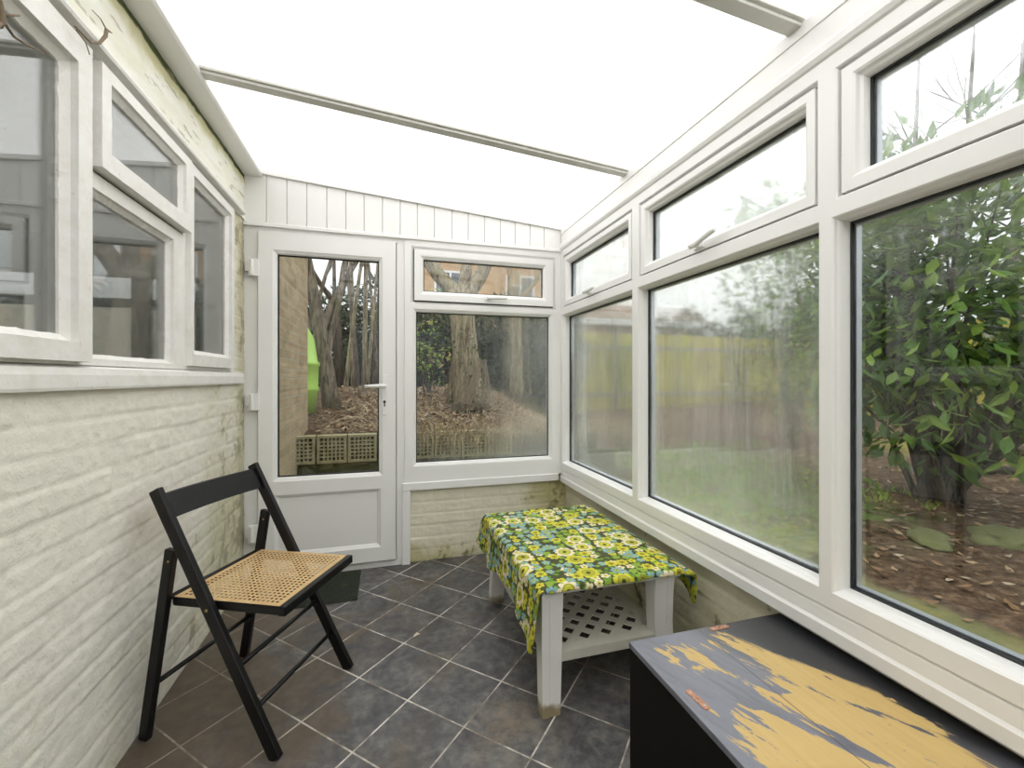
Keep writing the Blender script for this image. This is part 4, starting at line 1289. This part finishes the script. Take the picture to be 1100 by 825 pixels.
# green tufts
mb = MB()
for k in range(2600):
    while True:
        x = rng.uniform(2.75, 4.8); y = rng.uniform(2.5, 5.8)
        if mnoise.noise(Vector((x * 1.7, y * 1.7, 2))) > -0.05 - 0.25 * sstep(2.6, 3.6, y): break
    p = Vector((x, y, ground_z(x, y)))
    d = Vector((rng.uniform(-.7, .7), rng.uniform(-.7, .7), 0.8)).normalized()
    s = d.cross(rvec()).normalized()
    leaf_geo(mb, p, d, s, rng.uniform(0.03, 0.09), rng.uniform(0.006, 0.018), 0.2)
o = mb.build('grass_tufts', M['brightleaf'], None, fixn=False)
tag(o, 'patches of low bright green weeds outside the fogged middle window', 'weeds', kind='stuff')
mb = MB()
for k in range(900):
    x = rng.uniform(0.2, 2.3); y = 4.42 + rng.uniform(-0.10, 0.10)
    p = Vector((x, y, 0.60 + rng.uniform(0, .05)))
    d = Vector((rng.uniform(-.6, .6), rng.uniform(-1, .2), rng.uniform(-0.2, 0.8))).normalized()
    s = d.cross(rvec()).normalized()
    q = p + d * rng.uniform(0.08, 0.2); e = q + Vector((d.x * .1, d.y * .1, -rng.uniform(0.08, 0.25)))
    wd = 0.003
    mb.add([p + s * wd, p - s * wd, q - s * wd, q + s * wd, e], [(0, 1, 2, 3), (3, 2, 4)])
o = mb.build('dry_grass', M['straw'], None, fixn=False)
tag(o, 'dry grass drooping over the retaining wall below the end window', 'grass', kind='stuff')

# stones, logs
M['stone'] = plain('mossy_stone', (0.15, 0.155, 0.065), 0.9, var=0.35, nscale=6, bump=0.6, spec=0.2)
def stone(loc, sc, seed, lab, rz=0.0):
    bm = bmesh.new()
    bmesh.ops.create_icosphere(bm, subdivisions=3, radius=1)
    for v in bm.verts:
        v.co *= 1 + 0.42 * mnoise.noise(v.co * 1.5 + Vector((seed, 0, 0))) + 0.12 * mnoise.noise(v.co * 4 + Vector((seed, 3, 0)))
        v.co.z = min(v.co.z, 0.72 + 0.05 * mnoise.noise(v.co * 3))
        v.co = Vector((v.co.x * sc[0], v.co.y * sc[1], v.co.z * sc[2]))
    me = bpy.data.meshes.new('stone'); bm.to_mesh(me); bm.free()
    me.materials.append(M['stone'])
    me.polygons.foreach_set('use_smooth', [True] * len(me.polygons))
    o = bpy.data.objects.new('garden_stone', me); COL.objects.link(o)
    o.location = (loc[0], loc[1], ground_z(loc[0], loc[1]) + sc[2] * 0.1); o.rotation_euler = (0, 0, rz)
    tag(o, lab, 'stone', 'flat mossy stones on the soil outside')
stone((3.6, 2.6), (0.13, 0.09, 0.035), 1, 'small mossy stone furthest left under the shrub', 0.4)
stone((3.75, 2.15), (0.22, 0.12, 0.035), 4, 'flat mossy green stone in the middle, on soil before the shrub', 0.7)
stone((4.15, 1.95), (0.24, 0.16, 0.06), 8, 'larger pale mossy stone at the right edge, on soil before the shrub', 0.2)
stone((2.85, 2.35), (0.13, 0.09, 0.05), 12, 'rounded stone beside the mossy path behind the fogged window', 0.2)
def m_bark(name, c0, c1, c2):
    t = NT(name)
    v = t.obj()
    n = t.noise(t.scale(v, (14, 14, 2.2)), 1.6, 6, 0.7, 1.0)
    g = t.noise(v, 3.5, 4, 0.6)
    c = t.mix(t.ss(n, 0.36, 0.62), c0, c1)
    c = t.mix(t.math('MULTIPLY', t.ss(g, 0.5, 0.68), 0.6), c, c2)
    return t.done(t.bsdf(c, 0.9, t.bump(n, 1.0, 0.03), spec=0.15))
M['bark'] = m_bark('grey_brown_bark', (0.055, 0.042, 0.032), (0.27, 0.22, 0.165), (0.17, 0.17, 0.09))
M['palebark'] = m_bark('pale_olive_bark', (0.12, 0.09, 0.055), (0.42, 0.36, 0.25), (0.28, 0.27, 0.14))
M['darkbark'] = m_bark('dark_wet_bark', (0.025, 0.019, 0.015), (0.125, 0.098, 0.075), (0.07, 0.07, 0.04))
def log(a, b, r0, r1, lab):
    pts = []
    a = Vector(a); b = Vector(b)
    for i in range(9):
        t = i / 8
        p = a.lerp(b, t); p.z += 0.02 * math.sin(t * 7); p.y += 0.03 * math.sin(t * 5)
        pts.append(p)
    o = MB().tube(pts, [r0 + (r1 - r0) * i / 8 for i in range(9)], 10).build('fallen_log', M['darkbark'], None, smooth=True)
    tag(o, lab, 'log', 'fallen logs behind the shrub')
log((6.1, 3.6, ground_z(6.1, 3.6) + 0.12), (8.6, 2.3, ground_z(8.6, 2.3) + 0.14), 0.06, 0.08, 'long dark fallen log lying furthest back behind the shrub')
log((5.7, 3.2, ground_z(5.7, 3.2) + 0.03), (7.6, 2.2, ground_z(7.6, 2.2) + 0.03), 0.045, 0.05, 'thin dark fallen log lying in front of the longer log')

# ---------------------------------------------------------------- retaining wall and lattice screen blocks
M['lowwall'] = plain('dark_mossy_masonry', (0.10, 0.10, 0.055), 0.95, var=0.5, nscale=9, bump=0.8, spec=0.1)
o = brick_relief('retaining_wall', 'x', 4.40, -1, -0.80, 2.5, -0.05, 0.395, M['lowwall'], thick=0.05, step=0.02, course=0.1, length=0.3)
tag(o, 'low dark mossy retaining wall under the lattice blocks', 'garden wall')
M['block'] = plain('weathered_concrete_block', (0.36, 0.325, 0.20), 0.9, var=0.25, nscale=14, bump=0.5, spec=0.15)
def block_mesh(nh=6):
    mb = MB()
    W_, H_, D = 0.262, 0.262, 0.09
    f_ = 0.026
    mb.box(0, W_, 0, D, 0, f_).box(0, W_, 0, D, H_ - f_, H_)
    mb.box(0, f_, 0, D, f_, H_ - f_).box(W_ - f_, W_, 0, D, f_, H_ - f_)
    inn = W_ - 2 * f_
    for i in range(1, nh):
        c = f_ + inn * i / nh; wb_ = 0.0075
        mb.box(c - wb_, c + wb_, 0.004, D - 0.004, f_, H_ - f_)
        mb.box(f_, W_ - f_, 0.005, D - 0.005, c - wb_, c + wb_)
    # dark earth packed behind the holes
    return mb
b0 = None
blabs = ['leftmost lattice concrete block, against the house wall, seen through the door', 'second lattice concrete block from the house wall, seen through the door',
         'third lattice concrete block, seen behind the door edge', 'fourth lattice block, hidden mostly behind the window post',
         'fifth lattice block, half buried in dry grass', 'sixth lattice block, grown over below the end window', 'seventh lattice block, under drooping grass', 'eighth lattice block, right end of the row']
x = -0.895
for i in range(8):
    if i == 0:
        o = block_mesh().build('screen_block', M['block'], None, bevel=0.003)
        b0 = o
    else:
        o = b0.copy(); COL.objects.link(o)
    o.location = (x if i < 1 else -0.895 + 0.272 * i, 4.375, 0.398)
    tag(o, blabs[i], 'concrete block', 'lattice screen blocks along the raised bed')
b0.location.x = -0.90 + 0.0
o = MB().box(-0.80, 2.3, 4.472, 4.50, 0.0, 0.66).build('earth_bank', M['lowwall']); tag(o, 'dark earth face packed behind the lattice blocks', 'earth bank')

# ---------------------------------------------------------------- house wall continuing outside
def m_yard_brick():
    t = NT('weathered_tan_brick')
    v = t.obj()
    x, y, z = t.xyz(v)
    q = t.comb(t.math('ADD', x, y), z, 0.0)
    b = t.n('TexBrick', {'Vector': q, 'Color1': (0.36, 0.27, 0.17), 'Color2': (0.46, 0.36, 0.23), 'Mortar': (0.42, 0.38, 0.29), 'Scale': 1.0, 'Mortar Size': 0.006, 'Brick Width': 0.24, 'Row Height': 0.08})
    n = t.noise(v, 6, 5, 0.6)
    c = t.mix(t.math('MULTIPLY', t.ss(n, 0.45, 0.75), 0.5), b.outputs['Color'], (0.22, 0.19, 0.11))
    return t.done(t.bsdf(c, 0.9, t.bump(t.math('SUBTRACT', n, b.outputs['Fac']), 0.6, 0.01), spec=0.15))
M['yardbrick'] = m_yard_brick()
o = brick_relief('wall_house_outside', 'y', XL + 0.005, 1, YE + 0.09, iy1 + 0.08, -0.05, 3.0, M['yardbrick'], step=0.03, thick=0.13)
struct(o, 'weathered tan brick house wall seen outside through the door glass', 'wall')
def m_housebrick():
    t = NT('orange_tan_brick')
    v = t.obj()
    x, y, z = t.xyz(v)
    q = t.comb(t.math('ADD', x, y), z, 0.0)
    b = t.n('TexBrick', {'Vector': q, 'Color1': (0.50, 0.30, 0.14), 'Color2': (0.60, 0.38, 0.19), 'Mortar': (0.50, 0.42, 0.30), 'Scale': 1.0, 'Mortar Size': 0.008, 'Brick Width': 0.24, 'Row Height': 0.08})
    return t.done(t.bsdf(b.outputs['Color'], 0.9, spec=0.15))
M['housebrick'] = m_housebrick()
M['rooftile'] = plain('brown_roof_tiles', (0.20, 0.13, 0.09), 0.9, var=0.2, nscale=20)
M['whitepaint'] = plain('white_window_paint', (0.80, 0.80, 0.80), 0.5)
M['darkglass'] = plain('dark_window_glass', (0.10, 0.12, 0.14), 0.1, spec=0.8)
def house(name_lab, x0, x1, y0, y1, h, wins, ridge=2.2):
    r = thing('neighbour_house', name_lab, 'house', ((x0 + x1) / 2, y0, 0.6))
    MB().box(x0, x1, y0, y1, 0.3, h).build('brick_wall', M['housebrick'], r)
    ym = (y0 + y1) / 2
    mb = MB()
    e = 0.4
    mb.add([(x0 - e, y0 - e, h - 0.1), (x1 + e, y0 - e, h - 0.1), (x1 + e, y1 + e, h - 0.1), (x0 - e, y1 + e, h - 0.1), (x0 - e, ym, h + ridge), (x1 + e, ym, h + ridge)],
           [(0, 1, 5, 4), (2, 3, 4, 5), (0, 4, 3), (1, 2, 5), (0, 3, 2, 1)])
    mb.build('roof', M['rooftile'], r)
    MB().box(x0 - e, x1 + e, y0 - e - 0.12, y0 - e, h - 0.22, h - 0.02).build('gutter', M['whitepaint'], r)
    for (a, b, za, zb) in wins:
        f_ = MB().ring((0, y0, 0), (1, 0, 0), (0, 0, 1), (0, -1, 0), (a, za, b, zb), (a + 0.09, za + 0.09, b - 0.09, zb - 0.09), [(0, -0.05), (0, 0.04), ('O', 0.04), ('O', -0.05)])
        f_.box((a + b) / 2 - 0.04, (a + b) / 2 + 0.04, y0 - 0.035, y0, za + 0.09, zb - 0.09)
        fo = f_.build('window_frame', M['whitepaint'], r)
        MB().box(a + 0.05, b - 0.05, y0 - 0.02, y0 - 0.01, za + 0.05, zb - 0.05).build('pane', M['darkglass'], fo)
    return r
house('orange tan brick house with white windows beyond the trees, seen in the end top light', 1.0, 7.6, 19.0, 27.0, 7.4, [(5.2, 6.6, 4.3, 5.9), (2.0, 3.4, 4.3, 5.9)])
house('low neighbouring house with white gutter seen above the fence in the far bay', 5.6, 9.6, 14.5, 17.8, 3.35, [(6.6, 7.8, 1.6, 2.8)], 0.9)

# ---------------------------------------------------------------- fences
M['fence'] = None
def m_fence():
    t = NT('mossy_yellow_green_fence_boards')
    v = t.obj()
    n = t.noise(t.scale(v, (2.5, 2.5, 0.7)), 2, 5, 0.6)
    f = t.noise(v, 12, 4)
    c = t.mix(t.ss(n, 0.35, 0.68), (0.36, 0.29, 0.075), (0.54, 0.50, 0.07))
    c = t.mix(t.math('MULTIPLY', f, 0.35), c, (0.14, 0.15, 0.05))
    return t.done(t.bsdf(c, 0.85, t.bump(f, 0.4, 0.01), spec=0.15))
M['fence'] = m_fence()
M['post'] = plain('grey_fence_post', (0.30, 0.26, 0.20), 0.9, var=0.2, nscale=8)
def fence(a, b, h, lab, dz=0.3):
    a = Vector(a); b = Vector(b)
    d = (b - a); L = d.length; d.normalize()
    r = thing('board_fence', lab, 'fence', (a.x, a.y, dz))
    mb = MB(); n = int(L / 0.14)
    nrm = Vector((-d.y, d.x, 0))
    rg = random.Random(5)
    for i in range(n):
        p = a + d * (i + 0.5) * L / n
        z0 = max(0.0, ground_z(p.x, p.y) - 0.1)
        q = p + nrm * (0.012 if i % 2 else -0.0)
        mb.bar((q.x, q.y, z0), (q.x, q.y, dz + h + rg.uniform(-.012, .012)), 0.15, 0.016, up=nrm)
    mb.build('boards', M['fence'], r)
    for hh in (0.35, 1.5):
        MB().bar((a.x, a.y, dz + hh), (b.x, b.y, dz + hh), 0.05, 0.09).build('rail', M['post'], r)
    k = 0.0
    while k <= L + 0.01:
        p = a + d * k
        MB().box(p.x - 0.05, p.x + 0.05, p.y - 0.07, p.y + 0.03, 0.0, dz + h + 0.06).build('post', M['post'], r)
        k += 1.83
    return r
fence((1.8, 9.6, 0), (9.2, 9.6, 0), 1.85, 'mossy yellow green board fence across the far end of the garden', 0.45)
fence((9.2, 9.6, 0), (9.2, -3.0, 0), 1.75, 'mossy yellow green board fence along the right side, behind the shrub', 0.40)

# ---------------------------------------------------------------- trees
def grow(mb, p, d, r, L, depth, rg, spread=0.5, up=0.12, n=7, minr=0.004, kids=(2, 3), tips=None):
    pts = [p]; rad = [r]
    seg = 4
    q = p
    for i in range(seg):
        d = (d + Vector((rg.uniform(-1, 1), rg.uniform(-1, 1), rg.uniform(-1, 1))) * 0.13 + Vector((0, 0, up * 0.4))).normalized()
        q = q + d * L / seg
        pts.append(q); rad.append(r * (1 - 0.38 * (i + 1) / seg))
    mb.tube(pts, rad, max(4, n), cap=depth == 0)
    if depth <= 0:
        if tips is not None: tips.append((q, d))
        return
    for k in range(rg.randint(*kids)):
        dd = (d + Vector((rg.uniform(-1, 1), rg.uniform(-1, 1), rg.uniform(-0.6, 1))) * spread).normalized()
        j = rg.randint(2, seg)
        grow(mb, pts[j], dd, rad[j] * rg.uniform(0.55, 0.8), L * rg.uniform(0.6, 0.85), depth - 1, rg, spread, up, n - 1, minr, kids, tips)
def gz(x, y): return ground_z(x, y)
def tree(lab, x, y, trunk_pts, rads, branches, mat, seed, group, depth=3, rk=0.62, bk=0.6):
    rads = [q * rk for q in rads]
    branches = [(p, d_, q * bk, l_) for p, d_, q, l_ in branches]
    r = thing('bare_tree', lab, 'tree', (x, y, gz(x, y)), group)
    rg = random.Random(seed)
    mb = MB(); mb.tube([Vector(p) for p in trunk_pts], rads, 14)
    mb.build('trunk', mat, r, smooth=True)
    bm_ = MB()
    for (p, d, rr, L) in branches:
        grow(bm_, Vector(p), Vector(d).normalized(), rr, L, depth, rg)
    o = bm_.build('branches', mat, r, smooth=True)
    o['kind'] = 'stuff'
    return r
grp = 'bare trees growing beyond the door and end window'
# big trunk in the end window
bxx, byy = 1.00, 5.55
big = tree('thick pale tree trunk with creeping ivy, middle of the end window', bxx, byy,
     [(bxx + .05, byy, 0.80), (bxx + .03, byy, 1.0), (bxx, byy, 1.35), (bxx - .04, byy, 1.8), (bxx - .07, byy, 2.15), (bxx - .07, byy, 2.32)], [0.27, 0.22, 0.18, 0.165, 0.17, 0.19],
     [((bxx - .10, byy, 2.25), (-0.9, 0.1, 0.75), 0.12, 1.5), ((bxx, byy, 2.25), (0.75, 0.2, 0.9), 0.12, 1.4), ((bxx - .05, byy, 2.3), (0.1, 0.5, 1), 0.10, 1.5)], M['palebark'], 5, grp, rk=0.95, bk=0.85)
iv = MB()
for k in range(420):
    a = rng.uniform(0, 2 * PI); z = 0.9 + 0.9 * rng.random() ** 1.6
    rr = 0.19 - 0.03 * (z - 0.9) + rng.uniform(0, 0.03)
    if math.sin(a * 2 + z * 3) < -0.3: continue
    p = Vector((bxx + 0.02 - 0.05 * (z - .9) + rr * math.cos(a), byy + rr * math.sin(a), z))
    d = Vector((math.cos(a) * .4 + rng.uniform(-.6, .6), math.sin(a) * .4 + rng.uniform(-.6, .6), rng.uniform(-.8, .4))).normalized()
    leaf_geo(iv, p, d, d.cross(rvec()).normalized(), rng.uniform(0.03, 0.07), 0.016, 0.3)
vn = MB()
for k in range(60):
    a = rng.uniform(0, 2 * PI)
    p = [Vector((bxx + 0.03 + (0.30 - 0.1 * t) * math.cos(a + t), byy + (0.30 - 0.1 * t) * math.sin(a + t), 0.88 + t * 0.7)) for t in (0, 0.25, 0.5, 0.8)]
    vn.tube(p, [0.007, 0.006, 0.005, 0.003], 4, cap=False)
vo = vn.build('dead_vines', M['twig'], big, fixn=False); vo['kind'] = 'stuff'
o = iv.build('ivy', M['ivy'], big, fixn=False); o['kind'] = 'stuff'; o['label'] = 'green ivy climbing the lower trunk'
tree('slimmer straight tree trunk right of the thick one in the end window', 2.02, 6.7,
     [(2.03, 6.7, 0.75), (2.02, 6.7, 1.2), (2.0, 6.7, 2.0), (1.98, 6.7, 2.9)], [0.15, 0.115, 0.10, 0.10],
     [((1.98, 6.7, 2.7), (-0.3, 0, 1), 0.08, 1.6), ((1.98, 6.7, 2.4), (0.7, 0.1, 0.8), 0.06, 1.4)], M['palebark'], 9, grp, rk=0.95, bk=0.8)
# leaning trunks in the door view
tree('thick leaning trunk next to the house wall, seen through the door', -0.70, 5.95,
     [(-0.66, 5.95, 0.80), (-0.70, 5.95, 1.05), (-0.76, 5.96, 1.5), (-0.86, 5.98, 2.1), (-0.98, 6.0, 2.7), (-1.06, 6.02, 3.3)], [0.19, 0.15, 0.13, 0.12, 0.11, 0.10],
     [((-0.80, 5.96, 1.75), (0.45, 0.2, 1), 0.08, 1.6), ((-0.92, 5.98, 2.4), (-0.1, 0.3, 1), 0.07, 1.5), ((-0.74, 5.95, 1.4), (0.2, 0.1, 1), 0.075, 1.7)], M['bark'], 14, grp, rk=0.66)
tree('forked pair of trunks leaning left, behind the trunk by the house wall', -1.05, 6.9,
     [(-1.02, 6.9, 0.8), (-1.06, 6.9, 1.5), (-1.18, 6.9, 2.4), (-1.35, 6.9, 3.3)], [0.11, 0.09, 0.08, 0.06],
     [((-1.1, 6.9, 1.9), (0.35, 0.1, 1), 0.055, 1.8), ((-1.3, 6.9, 3.1), (-0.2, 0.1, 1), 0.04, 1.4)], M['bark'], 17, grp)
for i, (x, y, lean, hh, rr, lb) in enumerate(((-0.66, 7.6, 0.42, 3.6, 0.055, 'thin pale stem leaning to the right, leftmost of the cluster through the door'),
                                         (-0.45, 7.9, -0.36, 4.0, 0.06, 'thin stem leaning to the left in the cluster seen through the door'),
                                         (-0.36, 7.7, 0.06, 4.4, 0.065, 'upright pale stem in the middle of the cluster through the door'),
                                         (-0.22, 8.1, 0.22, 4.0, 0.06, 'slightly leaning stem right of the middle, beyond the door glass'),
                                         (-0.55, 8.2, -0.10, 4.2, 0.07, 'taller grey stem at the back of the cluster through the door'),
                                         (-0.02, 7.9, 0.10, 4.3, 0.055, 'rightmost thin stem of the cluster by the door handle'),
                                         (-0.30, 7.3, 0.30, 3.8, 0.045, 'thin front stem leaning right, nearest of the cluster through the door'),
                                         (-0.12, 7.4, -0.28, 3.8, 0.045, 'thin front stem leaning left beside the door handle'))):
    pts = [(x + lean * t * (0.8 + .3 * t), y, 0.85 + hh * t) for t in (0, 0.2, 0.4, 0.6, 0.8, 1)]
    tree(lb, x, y, pts, [rr * 1.3, rr, rr * .9, rr * .8, rr * .65, rr * .5],
         [(pts[3], (0.5, 0.1, 1), rr * .55, 1.1), (pts[4], (-0.5, 0.1, 1), rr * .5, 1.0), (pts[5], (0.1, 0, 1), rr * .5, 1.0)], M['palebark'] if i % 2 == 0 else M['bark'], 30 + i, grp, depth=3)
tree('dark forked tree behind the stems, spreading against the sky through the door', -1.0, 9.5,
     [(-0.9, 9.5, 0.9), (-0.95, 9.5, 2.0), (-1.0, 9.5, 2.8)], [0.16, 0.13, 0.12],
     [((-1.0, 9.5, 2.7), (-0.6, 0, 1), 0.09, 2.0), ((-1.0, 9.5, 2.7), (0.5, 0, 1), 0.09, 2.2), ((-1.0, 9.5, 2.4), (0.05, 0, 1), 0.07, 2.4)], M['darkbark'], 51, grp, depth=4)
tree('spreading bare tree far back behind the door view', 0.3, 12.0,
     [(0.3, 12, 0.9), (0.32, 12, 2.2), (0.35, 12, 3.2)], [0.18, 0.15, 0.13],
     [((0.35, 12, 3.0), (-0.6, 0, 1), 0.1, 2.3), ((0.35, 12, 3.1), (0.5, 0, 1), 0.1, 2.3)], M['darkbark'], 57, grp, depth=4)
# bare birch like trees over the near bay
for i, (x, y, hh, lb) in enumerate(((13.3, 8.2, 9.5, 'bare birch with thin trunk, left one in the near top light'), (14.0, 7.6, 10.0, 'bare birch with leaning trunk, second in the near top light'), (14.5, 4.6, 9.5, 'bare birch further right in the near top light'), (12.5, 5.8, 8.0, 'smaller bare birch whose twigs cross the near top light'))):
    pts = [(x + 0.06 * hh * t * (1 if i != 1 else 1.6), y, 0.3 + hh * t) for t in (0, .25, .5, .75, 1)]
    tree(lb, x, y, pts, [0.14, 0.12, 0.10, 0.07, 0.04],
         [(pts[3 - (k % 2)], (rng.uniform(-1, 1), rng.uniform(-1, 1), 0.8), 0.045, 2.0) for k in range(6)] + [(pts[4], (0.1, 0, 1), 0.035, 1.6)], M['darkbark'], 70 + i, 'bare birches beyond the right fence', depth=3, rk=0.7, bk=0.45)

# ---------------------------------------------------------------- shrubs
def bush(name, lab, cat, cx, cy, z0, z1, rx, ry, nleaf, L, Wf, mat, seed, group=None, stems=10, open_=0.0, base=None, bark='darkbark'):
    rg = random.Random(seed)
    bz = gz(cx, cy)
    r = thing(name, lab, cat, (cx, cy, bz), group)
    b = Vector(base) if base else Vector((cx, cy, bz - 0.05))
    sm = MB(); ends = []
    czc = (z0 + z1) / 2; rz = (z1 - z0) / 2
    for k in range(stems):
        a = rg.uniform(0, 2 * PI); e = rg.uniform(0.35, 0.95); q = rg.uniform(-0.7, 0.9)
        s_ = math.sqrt(max(0.05, 1 - q * q)) * e
        tip = Vector((cx + rx * s_ * math.cos(a), cy + ry * s_ * math.sin(a), czc + rz * q))
        mid = b.lerp(tip, 0.5) + Vector((rg.uniform(-.1, .1), rg.uniform(-.1, .1), 0.12 * rz))
        st = b + Vector((rg.uniform(-.12, .12), rg.uniform(-.12, .12), 0))
        r0 = 0.012 + 0.014 * rz * rg.uniform(.6, 1.4)
        sm.tube([st, st.lerp(mid, 0.5), mid, mid.lerp(tip, 0.5), tip], [r0, r0 * .85, r0 * .65, r0 * .4, r0 * .2], 6, cap=False)
        ends += [mid, mid.lerp(tip, 0.5), tip]
        for j in range(4):
            p = mid.lerp(tip, rg.random())
            t2 = p + Vector((rg.uniform(-1, 1) * rx, rg.uniform(-1, 1) * ry, rg.uniform(-.5, .9) * rz)) * 0.35
            sm.tube([p, p.lerp(t2, 0.5) + Vector((0, 0, 0.03)), t2], [r0 * .4, r0 * .28, r0 * .15], 5, cap=False)
            ends += [t2, p.lerp(t2, 0.6)]
    so = sm.build('stems', M[bark], r, smooth=True); so['kind'] = 'stuff'
    lm = MB()
    for k in range(nleaf):
        if rg.random() < 0.65:
            c = rg.choice(ends)
            p = c + Vector((rg.gauss(0, .11) * rx, rg.gauss(0, .11) * ry, rg.gauss(0, .10) * rz))
        else:
            while True:
                u = Vector((rg.uniform(-1, 1), rg.uniform(-1, 1), rg.uniform(-1, 1)))
                if 0.35 < u.length < 1 and mnoise.noise(u * 2.2 + Vector((seed, 0, 0))) > open_ - 0.25: break
            p = Vector((cx + u.x * rx, cy + u.y * ry, czc + u.z * rz))
        if p.z < gz(p.x, p.y) + 0.02: continue
        d = ((p - Vector((cx, cy, czc))).normalized() * 0.7 + Vector((rg.uniform(-1, 1), rg.uniform(-1, 1), rg.uniform(-1, 0.5)))).normalized()
        s_ = d.cross(Vector((rg.uniform(-.6, .6), rg.uniform(-.6, .6), 1))).normalized()
        l = L * rg.uniform(0.6, 1.25)
        leaf_geo(lm, p, d, s_, l, l * Wf, 0.3)
    fo = lm.build('foliage', mat, r, fixn=False); fo['kind'] = 'stuff'
    return r
bush('laurel_shrub', 'large leafy green laurel shrub filling the nearest window', 'shrub', 4.45, 2.40, 0.42, 3.35, 1.30, 1.30, 7500, 0.155, 0.21, M['laurel'], 3, stems=22, open_=0.02, base=(4.7, 2.6, 0.05))
# thick crooked laurel limbs
r = thing('crooked_tree', 'dark crooked low trunk rising behind the laurel, near window right side', 'tree', (4.95, 2.75, gz(4.95, 2.75)))
MB().tube([(4.9, 2.8, -0.02), (4.93, 2.74, 0.35), (5.05, 2.6, 0.65), (5.35, 2.3, 0.95), (5.75, 1.95, 1.35), (6.0, 1.7, 1.9), (6.1, 1.5, 2.6)], [0.15, 0.12, 0.11, 0.10, 0.09, 0.075, 0.05], 12).build('trunk', M['darkbark'], r, smooth=True)
for q in (((5.05, 2.6, 0.65), (4.9, 2.7, 1.3), (4.7, 2.8, 2.0), (4.6, 2.9, 2.8)), ((4.93, 2.74, 0.4), (4.6, 2.95, 1.0), (4.3, 3.1, 1.7), (4.15, 3.2, 2.3)), ((5.35, 2.3, 0.95), (5.3, 2.2, 1.5), (5.2, 2.1, 2.2), (5.1, 2.0, 2.9))):
    MB().tube(q, [0.06, 0.05, 0.04, 0.02], 8).build('limb', M['darkbark'], r, smooth=True)
bush('evergreen_shrub', 'tall dark evergreen at the right of the fogged middle window', 'shrub', 5.6, 4.9, 0.6, 4.2, 1.0, 1.0, 2600, 0.10, 0.3, M['laurel'], 8, stems=12, open_=0.0)
hz = [(0.35, 9.3, 0.8, 3.0, 0.8, 0.6), (1.35, 8.9, 0.8, 2.9, 0.75, 0.6), (2.5, 9.0, 0.8, 3.0, 0.85, 0.55), (3.6, 9.0, 0.6, 2.8, 0.8, 0.5), (-0.75, 10.2, 0.8, 3.2, 0.8, 0.6), (-1.9, 10.2, 0.8, 3.2, 0.8, 0.6), (-0.1, 10.6, 0.8, 3.6, 0.8, 0.6)]
hl = ['dark hedge shrub behind the door handle side of the end garden', 'dark hedge shrub left of the thick trunk in the end window', 'dark hedge shrub right of the thick trunk in the end window',
      'dark hedge shrub at the right edge of the end window', 'dark hedge shrub behind the thin stems through the door', 'dark hedge shrub far left behind the lime green bin', 'taller dark hedge shrub behind the thin stems through the door']
for i, (x, y, z0, z1, rx, ry) in enumerate(hz):
    bush('hedge_shrub', hl[i], 'hedge', x, y, z0, z1, rx, ry, 4200, 0.13, 0.3, M['hedge'], 20 + i, 'dark evergreen hedge at the garden end', stems=8, open_=-0.2)
bush('evergreen_shrub', 'light green shrub top in front of the orange brick house', 'shrub', 1.9, 12.5, 0.6, 4.0, 1.3, 0.8, 1500, 0.16, 0.3, M['brightleaf'], 44, stems=6, open_=-0.2)
bush('seedling', 'small bright green sapling left of the thick trunk in the end window', 'plant', 0.62, 6.6, 1.3, 2.1, 0.28, 0.25, 160, 0.07, 0.35, M['brightleaf'], 61, stems=5)

bush('evergreen_shrub', 'distant grey green tree bank beyond the fence, behind the fogged middle window', 'shrub', 14.5, 12.5, 1.0, 4.3, 3.2, 2.0, 2600, 0.34, 0.35, M['hedge'], 91, stems=10, open_=-0.3)
bush('evergreen_shrub', 'distant tree bank beyond the fence corner, left part of the middle window', 'shrub', 10.6, 13.6, 1.0, 3.5, 1.8, 1.2, 1600, 0.28, 0.35, M['hedge'], 93, stems=8, open_=-0.3)

# lime green bin behind the brick corner
M['lime'] = plain('lime_green_plastic', (0.36, 0.58, 0.10), 0.45, var=0.08, nscale=4)
gx_, gy_ = -1.12, 5.70
prof = [(0.30, 0.0), (0.32, 0.25), (0.335, 0.27), (0.335, 0.30), (0.325, 0.32), (0.33, 0.55), (0.345, 0.57), (0.345, 0.60), (0.32, 0.62), (0.28, 0.90), (0.20, 1.05), (0.08, 1.12), (0.0, 1.13)]
mb = MB(); n = 28; vs = []; fs = []
zb = gz(gx_, gy_) - 0.02
for (rr, zz) in prof:
    for k in range(n): vs.append((gx_ + rr * math.cos(2 * PI * k / n), gy_ + rr * math.sin(2 * PI * k / n), zb + zz))
for i in range(len(prof) - 1):
    for k in range(n): fs.append((i * n + k, i * n + (k + 1) % n, (i + 1) * n + (k + 1) % n, (i + 1) * n + k))
fs.append(tuple(range(n)))
o = mb.add(vs, fs).build('compost_bin', M['lime'], None, smooth=True)
tag(o, 'lime green plastic garden bin half hidden behind the brick house corner', 'bin')
# neighbour wall seen through the house window
o = MB().box(-6.5, -1.3, 8.0, 8.15, 0.0, 2.35).build('garden_screen_wall', plain('beige_rendered_wall', (0.74, 0.68, 0.55), 0.9, var=0.08, nscale=2))
tag(o, 'beige garden wall seen dimly through the old timber windows', 'wall')
